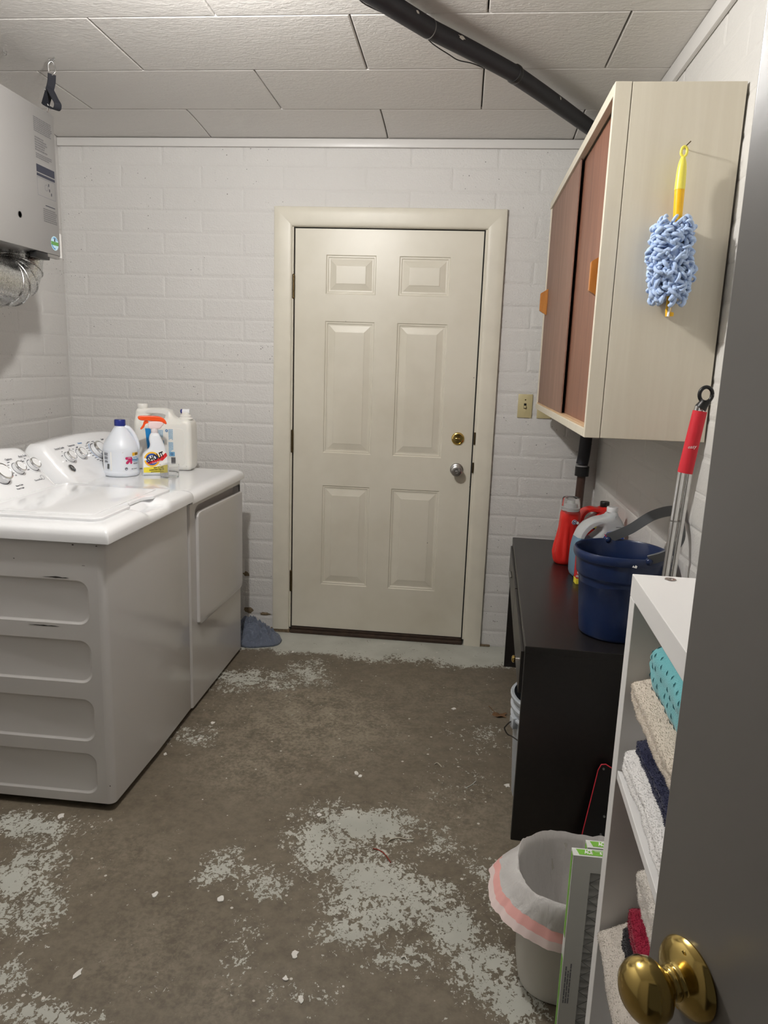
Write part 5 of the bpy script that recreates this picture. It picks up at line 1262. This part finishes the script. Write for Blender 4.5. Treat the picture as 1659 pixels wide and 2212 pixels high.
# ------------------------------------------------------------------ air filters
M_CARD = mat('white_filter_card', srgb(206, 208, 204), .55); M_GREEN = mat('green_print', srgb(116, 176, 62), .5); M_MEDIA = mat('pleated_filter_media', srgb(196, 196, 192), .9, bump=.25, bscale=150); M_WIREF = mat('filter_wire', srgb(110, 110, 108), .4, 1)
def air_filter(x0, yf, label):
    W_, H_, T_ = .335, .494, .024; fw = .036
    t = thing('air_filter', label, 'air filter', (x0+W_/2, yf+T_/2, 0), group='air filters')
    b = fill_holes([(-W_/2, 0), (W_/2, 0), (W_/2, H_), (-W_/2, H_)], [[(-W_/2+fw, fw), (W_/2-fw, fw), (W_/2-fw, H_-fw), (-W_/2+fw, H_-fw)]], frame((0, -T_/2, 0), (1, 0, 0), (0, 0, 1)))
    join(b, fill_holes([(-W_/2, 0), (W_/2, 0), (W_/2, H_), (-W_/2, H_)], [[(-W_/2+fw, fw), (W_/2-fw, fw), (W_/2-fw, H_-fw), (-W_/2+fw, H_-fw)]], frame((0, T_/2, 0), (1, 0, 0), (0, 0, 1))))
    for q in (((-W_/2, 0), (W_/2, 0)), ((W_/2, 0), (W_/2, H_)), ((W_/2, H_), (-W_/2, H_)), ((-W_/2, H_), (-W_/2, 0))):
        (xa, za), (xb, zb) = q; b.faces.new([b.verts.new(p) for p in ((xa, -T_/2, za), (xb, -T_/2, zb), (xb, T_/2, zb), (xa, T_/2, za))])
    fr = to_obj('card_frame', b, M_CARD, t)
    b = bmesh.new(); n = 26; rows = []
    for i in range(n*2+1):
        z = fw-.004+(H_-2*fw+.008)*i/(n*2); y = (-T_/2+.004) if i % 2 else (T_/2-.004)
        rows.append([b.verts.new((x, y, z)) for x in (-W_/2+fw-.004, W_/2-fw+.004)])
    for A, B in zip(rows, rows[1:]): b.faces.new((A[0], A[1], B[1], B[0]))
    to_obj('pleated_media', b, M_MEDIA, t)
    b = None; xa, xb, za, zb = -W_/2+fw, W_/2-fw, fw, H_-fw; st = .036
    for sgn in (1, -1):
        k0 = -12
        for k_ in range(-8, 24):
            c = za + k_*st
            p, q = (xa, c), (xb, c+sgn*(xb-xa)*.7)
            # clip to the opening
            pts = []
            for i in range(25):
                x = p[0]+(q[0]-p[0])*i/24; z = p[1]+(q[1]-p[1])*i/24
                if za <= z <= zb: pts.append((x, -T_/2+.0022, z))
            if len(pts) > 1: b = tube([pts[0], pts[-1]], .0007, 4, b)
    o = to_obj('support_wire', b, M_WIREF, t); o['kind'] = 'stuff'
    to_obj('green_band', poly_bm([(-W_/2+.012, -T_/2+.004), (W_/2-.012, -T_/2+.004), (W_/2-.008, T_/2-.004), (-W_/2+.008, T_/2-.004)], frame((0, 0, H_+.0004), (1, 0, 0), (0, 1, 0)), .0003), M_GREEN, fr)
    to_obj('brand_lettering', text_bm('ACE', .0165, frame((-W_/2+.031, 0, H_+.0012), (1, 0, 0), (0, 1, 0)), offset=.0006, xs=.50), M_LABELW, fr)
    o = to_obj('small_lettering', text_bm('TOWARDS', .004, frame((-W_/2+.053, .004, H_+.0012), (1, 0, 0), (0, 1, 0))), M_LABELW, fr)
    to_obj('arrow_print', poly_bm([(-.001, -.006), (.001, -.006), (.001, -.002), (.003, -.002), (0, .002), (-.003, -.002), (-.001, -.002)], frame((-W_/2+.055, -.003, H_+.0012), (-1, 0, 0), (0, -1, 0)), .0002), M_LABELW, fr)
    for za, zb in ((.30, .49), (.02, .25)):
        to_obj('green_side_band', poly_bm([(-T_/2+.004, za), (T_/2-.006, za), (T_/2-.006, zb), (-T_/2+.004, zb)], frame((-W_/2-.0004, 0, 0), (0, -1, 0), (0, 0, 1)), .0003), M_GREEN, fr)
    o = to_obj('fine_print', lines_bm(.10, .014, 3, frame((-W_/2+.012, -T_/2-.0004, .20), (0, 0, 1), (-1, 0, 0)), seed=41), M_GREYINK, fr)
    o = to_obj('size_print', lines_bm(.03, .026, 4, frame((-W_/2+.098, -T_/2-.0004, H_-.022), (1, 0, 0), (0, 0, 1)), seed=42, fill=.45, ragged=.1), mat('dark_green_ink', srgb(60, 84, 56), .6), fr); o['kind'] = 'stuff'
    return t
air_filter(1.114, -2.337, 'white framed pleated air filter leaning against the bookcase')
air_filter(1.146, -2.308, 'white framed pleated air filter behind another, next to the waste bag')

# ------------------------------------------------------------------ waste basket and bag
M_BIN = mat('off_white_bin_plastic', srgb(206, 203, 196), .4)
BCX, BCY, BRX, BRY, BHZ = 1.182, -2.083, .142, .128, .268
t = thing('waste_basket', 'off-white plastic waste basket lined with a bag', 'waste basket', (BCX, BCY, 0))
rings = [ring(0, 0, z, BRX*k_, BRY*k_, 3.0, 56) for z, k_ in ((0, .86), (.004, .90), (.02, .915), (.256, .985), (.261, 1.01), (.268, 1.01))] + [ring(0, 0, z, BRX*k_, BRY*k_, 3.0, 56) for z, k_ in ((.268, .985), (.256, .965), (.02, .895), (.012, .87))]
to_obj('basket_body', loft(rings), M_BIN, t, 40)
k = NT('translucent_white_bag')
k.b.inputs['Base Color'].default_value = srgb(244, 242, 241); k.b.inputs['Roughness'].default_value = .3
h_ = k.noise(k.stretch(k.obj(), (1, 1, .35)), 46, 3, .55, .3); bn_ = k.bump(h_, .6, .010)
tl_ = k.n.new('ShaderNodeBsdfTranslucent'); tl_.inputs[0].default_value = srgb(244, 242, 241); k.link(bn_, tl_.inputs['Normal'])
mx_ = k.n.new('ShaderNodeMixShader'); mx_.inputs[0].default_value = .45; k.link(k.b.outputs[0], mx_.inputs[1]); k.link(tl_.outputs[0], mx_.inputs[2])
k.link(mx_.outputs[0], k.n['Material Output'].inputs['Surface']); M_BAG = k.m
M_PINK = mat('pink_drawstring', srgb(238, 178, 172), .4)
t = thing('waste_bag', 'white translucent bin bag with pink drawstring over the waste basket', 'bin bag', (BCX, BCY, .005))
NB = 120
def bag_ring(kx, z, amp, seed, zamp=0, hem=0):
    rg = ring(0, 0, z, BRX*kx, BRY*kx, 2.7, NB)
    for i, p in enumerate(rg):
        a = 2*PI*i/NB; q = Vector((math.cos(a)*2.2, math.sin(a)*2.2, seed))
        n1 = noise.noise(q*1.4), noise.noise(q*3.6+Vector((5, 3, 1))), noise.noise(q*1.1+Vector((9, 9, seed)))
        n4 = noise.noise(q*6.5+Vector((1, 2, seed*.4))); n5 = noise.noise(q*11+Vector((4, 2, seed*.3)))
        r_ = 1 + amp*(n1[0]*1.2+n1[1]*1.0+n4*.9+n5*.5)
        p.x *= r_; p.y *= r_; p.z += zamp*(n1[2]*1.3+n1[1]*.5)
        if hem:                                  # the hem stands off on the left, towards the room
            w_ = smoothstep(.2, 1, -math.cos(a-R(12))); p.x -= .055*w_*hem; p.z += .060*w_*hem
    return rg
def back_up(a): return smoothstep(-.3, .8, math.sin(a))
rings = [bag_ring(.60, .020, .05, 1), bag_ring(.86, .10, .05, 2), bag_ring(.93, .18, .035, 3), bag_ring(.965, .256, .012, 4, .004)]
top = bag_ring(1.00, .276, .015, 5, .008)
for i, p in enumerate(top): p.z += .004*back_up(2*PI*i/NB)
rings += [top]
o2 = bag_ring(1.050, .266, .012, 6, .006); o3 = bag_ring(1.075, .236, .025, 7, .006, .20); o4 = bag_ring(1.095, .204, .030, 7, .006, .50)
rings += [o2, o3, o4]
to_obj('bag_film', loft(rings, True, False), M_BAG, t, 75)
def flare(r_, out_, dz, left):
    res = []
    for i, p in enumerate(r_):
        d = Vector((p.x, p.y, 0)).normalized(); a = 2*PI*i/NB; w_ = smoothstep(.1, 1, -math.cos(a-R(12)))
        res.append(p+d*(out_+left*w_)+Vector((0, 0, dz+.4*left*w_ + .004*noise.noise(Vector((math.cos(a)*4, math.sin(a)*4, 2))))))
    return res
b1 = o4; b2 = flare(o4, .006, -.021, .008); b3 = flare(o4, .010, -.040, .015)
to_obj('drawstring_band', loft([b1, b2], False, False), M_PINK, t, 75)
to_obj('bag_hem', loft([b2, b3], False, False), mat('pinkish_hem_film', srgb(240, 220, 216), .35), t, 75)

# ------------------------------------------------------------------ blue rag on the floor beside the dryer
M_RAG = terry('slate_blue_cloth', srgb(108, 116, 132))
b = bmesh.new(); nr, na = 44, 130; rg_ = []
for j in range(nr+1):
    s_ = j/nr; row = []
    for i in range(na):
        a = 2*PI*i/na; q = Vector((math.cos(a)*s_*1.6, math.sin(a)*s_*1.6, .4))
        R_ = 1+.16*noise.noise(Vector((math.cos(a)*1.3, math.sin(a)*1.3, 7)))
        x = .135*s_*R_*math.cos(a); y = .105*s_*R_*math.sin(a)
        wq = q*2.0 + Vector((noise.noise(q*2.1), noise.noise(q*2.1+Vector((8, 0, 0))), 0))*1.1
        rid = (1-abs(noise.noise(wq*1.25)))**4; rid2 = (1-abs(noise.noise(wq*2.2+Vector((3, 7, 1)))))**3
        edge = math.sqrt(max(0, 1-s_**4)); dome = 1-s_**1.4
        z = edge*(.010+.062*rid*(.35+.65*dome)+.016*rid2) + dome*.026
        z += .050*edge*math.exp(-(((x+.06)/.06)**2+((y-.05)/.05)**2))
        row.append(Vector((x, y, z)))
    rg_.append(row)
rg_[-1] = [Vector((p.x, p.y, 0)) for p in rg_[-1]]
bm = loft(rg_[::-1], True, False)
o = to_obj('cleaning_rag', bm, M_RAG, None, 180, (-.150, -.150, 0)); tag(o, 'crumpled slate blue rag on the floor beside the dryer', 'rag')
# broken mortar low on the back wall
M_MORT = mat('bare_brown_mortar', srgb(120, 104, 82), .95, nz=.35, nscale=120, bump=.8, bscale=200)
def bare(u, v, w_, h_):
    c = hit(u, v, 1, 0); rd = random.Random(u); n = 18; bb = bmesh.new(); ring_ = []
    for i in range(n):
        a = 2*PI*i/n; k_ = .65+.5*rd.random(); ring_.append(bb.verts.new((c.x+w_*k_*math.cos(a), .001, c.z+h_*k_*math.sin(a))))
    cv = bb.verts.new((c.x, -.003, c.z))
    for i in range(n): bb.faces.new((ring_[i], ring_[(i+1) % n], cv))
    to_obj('bare_mortar', bb, M_MORT, wb)
bare(532, 1240, .018, .014); bare(536, 1318, .030, .018); bare(572, 1326, .032, .010)
o = to_obj('bare_mortar', bx(-.11, -.006, -.012, .003, 0, .022, .004), M_MORT, wb); bm = bx(1.0, 1.06, -.010, .003, 0, .010, .003); to_obj('bare_mortar', bm, M_MORT, wb)

# ------------------------------------------------------------------ open grey door beside the camera
M_GDOOR = mat('grey_door_paint', srgb(118, 115, 112), .30, bump=.02, bscale=90)
TH2 = R(25); EX, EY = 1.033, -3.085
dd = Vector((math.sin(TH2), -math.cos(TH2), 0)); nn_ = Vector((-math.cos(TH2), -math.sin(TH2), 0)); DW = .775
d2 = bpy.data.objects.new('door_2', None); COL.objects.link(d2); struct(d2, 'open grey door with a polished brass knob', 'door')
d2.matrix_world = Matrix(((dd.x, -nn_.x, 0, EX), (dd.y, -nn_.y, 0, EY), (0, 0, 1, 0), (0, 0, 0, 1)))   # local x along the door, y into its thickness
to_obj('door_slab', bx(0, DW, 0, .035, .012, 2.044, .002, 3), M_GDOOR, d2, 40)
ray_ = CR*((1488-829.5)/FPX) + CU*(-(2112-1106)/FPX) + CF
tt_ = (Vector((EX, EY, 0))-CAM).dot(nn_)/ray_.dot(nn_); kp = CAM+ray_*tt_
ks = (kp-Vector((EX, EY, 0))).dot(dd); kz = kp.z
print('KNOB', ks, kz)
MK = frame((ks, 0, kz), (1, 0, 0), (0, 0, 1))
kn = to_obj('brass_knob', lathe([(0, 0), (.0305, 0), (.0315, .002), (.0305, .004), (.028, .0070), (.022, .0100), (.0155, .0125), (.0125, .0140), (.0120, .0155), (.0135, .0165), (.0135, .0180), (.0118, .0190), (.0112, .0225), (.0125, .0250), (.018, .0285), (.0230, .0340), (.0250, .0405), (.0242, .0470), (.0205, .0530), (.0145, .0572), (.007, .0592), (0, .0597)], 56, M=MK.copy()), M_BRASS, d2, 50)
for sx in (-1, 1): to_obj('rosette_screw', lathe([(0, .0070), (.0035, .0070), (.003, .0085), (0, .009)], 12, M=MK @ Matrix.Translation((0, sx*.0235, 0))), M_BRASS, kn, 40)
bm = lathe([(0, 0), (.0325, 0), (.0325, .004), (.024, .0115), (.0125, .0165), (.0112, .030), (.0245, .044), (.0265, .0515), (.0215, .065), (0, .072)], 32, M=frame((ks, .035, kz), (-1, 0, 0), (0, 0, 1))); to_obj('brass_knob', bm, M_BRASS, d2, 50)
for z in (.25, 1.05, 1.80): to_obj('hinge', lathe([(0, -.045), (.006, -.045), (.006, .045), (0, .045)], 14, M=Matrix.Translation((DW+.003, -.003, z))), M_BRASS, d2, 40)

# ------------------------------------------------------------------ litter on the floor
def litter(name, label, cat, bm, m, smooth=None):
    o = to_obj(name, bm, m, None, smooth); return tag(o, label, cat)
M_LEAF = mat('dry_leaf', srgb(112, 82, 54), .8, nz=.2, nscale=80); M_STRING = mat('pale_string', srgb(190, 184, 168), .9); M_CHIP = mat('white_paint_chip', srgb(222, 220, 214), .6)
c = hit(1080, 1546, 2, 0); b = bmesh.new(); lp = []
for i in range(16):
    a = 2*PI*i/16; r_ = .022*(.7+.5*abs(math.sin(a*2.5))); lp.append(b.verts.new((c.x+r_*1.3*math.cos(a), c.y+r_*math.sin(a), .004+.005*math.sin(a*3))))
cv = b.verts.new((c.x, c.y, .001))
for i in range(16): b.faces.new((lp[i], lp[(i+1) % 16], cv))
tube([(c.x-.02, c.y+.01, .003), (c.x-.035, c.y+.05, .006), (c.x-.045, c.y+.075, .004)], .0014, 6, b)
litter('dry_leaf', 'brown dry leaf with stem on the floor near the desk', 'leaf', b, M_LEAF)
def thread(name, label, pix, r_, m):
    litter(name, label, 'thread', tube(smooth_path([hit(u, v, 2, r_+.0005) for u, v in pix], 5), r_, 6), m, 60)
thread('thread', 'short curled pale thread in the middle of the floor', [(938, 1651), (944, 1648), (950, 1652), (954, 1657)], .0022, M_STRING)
thread('thread', 'long pale twig-like thread on the grey paint patch', [(836, 1820), (845, 1813), (862, 1810), (880, 1813), (893, 1812)], .0020, M_STRING)
thread('thread', 'thin red thread lying across the grey paint patch', [(806, 1833), (818, 1836), (828, 1842), (836, 1851), (842, 1860), (844, 1863)], .0016, mat('red_thread', srgb(150, 58, 44), .9))
thread('thread', 'forked white fibre near the waste basket', [(1006, 1702), (1018, 1696), (1028, 1687)], .0014, M_CHIP)
thread('thread', 'short white fibre on the lower paint patch', [(866, 2070), (874, 2066), (880, 2075)], .0018, M_CHIP)
def chip(u, v, w_, label, seed):
    c = hit(u, v, 2, 0); rd = random.Random(seed); b = bmesh.new(); A = []; B = []
    for i in range(10):
        a = 2*PI*i/10; r_ = w_*(.5+.7*rd.random()); x, y = c.x+r_*math.cos(a), c.y+r_*1.4*math.sin(a); A.append(b.verts.new((x, y, .0003))); B.append(b.verts.new((x, y, .0018+.002*rd.random())))
    b.faces.new(B)
    for i in range(10): b.faces.new((A[i], A[(i+1) % 10], B[(i+1) % 10], B[i]))
    o = litter('paint_chip', label, 'paint chip', b, M_CHIP); o['group'] = 'paint chips on the floor'
CHIPS = ((770, 1672, .010, 'larger white paint chip of a pair in the middle of the floor'), (778, 1677, .007, 'smaller white paint chip of a pair in the middle of the floor'),
 (980, 1532, .009, 'white paint chip in front of the desk near the door'), (1095, 1697, .010, 'white paint chip beside the grey pail'), (690, 1762, .009, 'white paint chip at the edge of the big grey paint patch'),
 (600, 1485, .006, 'tiny white paint chip among the grey flakes near the dryer'), (633, 1409, .008, 'white paint chip on the grey strip before the door'), (430, 1598, .008, 'white paint chip beside the front of the washing machine'),
 (460, 1562, .008, 'white paint chip beside the front corner of the dryer'), (357, 1630, .007, 'white paint chip against the foot of the washing machine'), (130, 1765, .011, 'white paint chip under the embossed side of the washing machine'),
 (168, 2105, .012, 'star-shaped white paint chip on bare brown concrete'), (637, 2063, .009, 'small white paint chip lying on the worn floor'), (335, 1933, .009, 'small white paint chip lying on the worn floor'),
 (617, 2116, .007, 'small white paint chip lying on the worn floor'), (650, 2160, .008, 'small white paint chip lying on the worn floor'), (478, 1942, .010, 'white paint chip next to a small grey paint flake'))
for i, (u, v, w_, lb_) in enumerate(CHIPS): chip(u, v, w_, lb_, i+60)
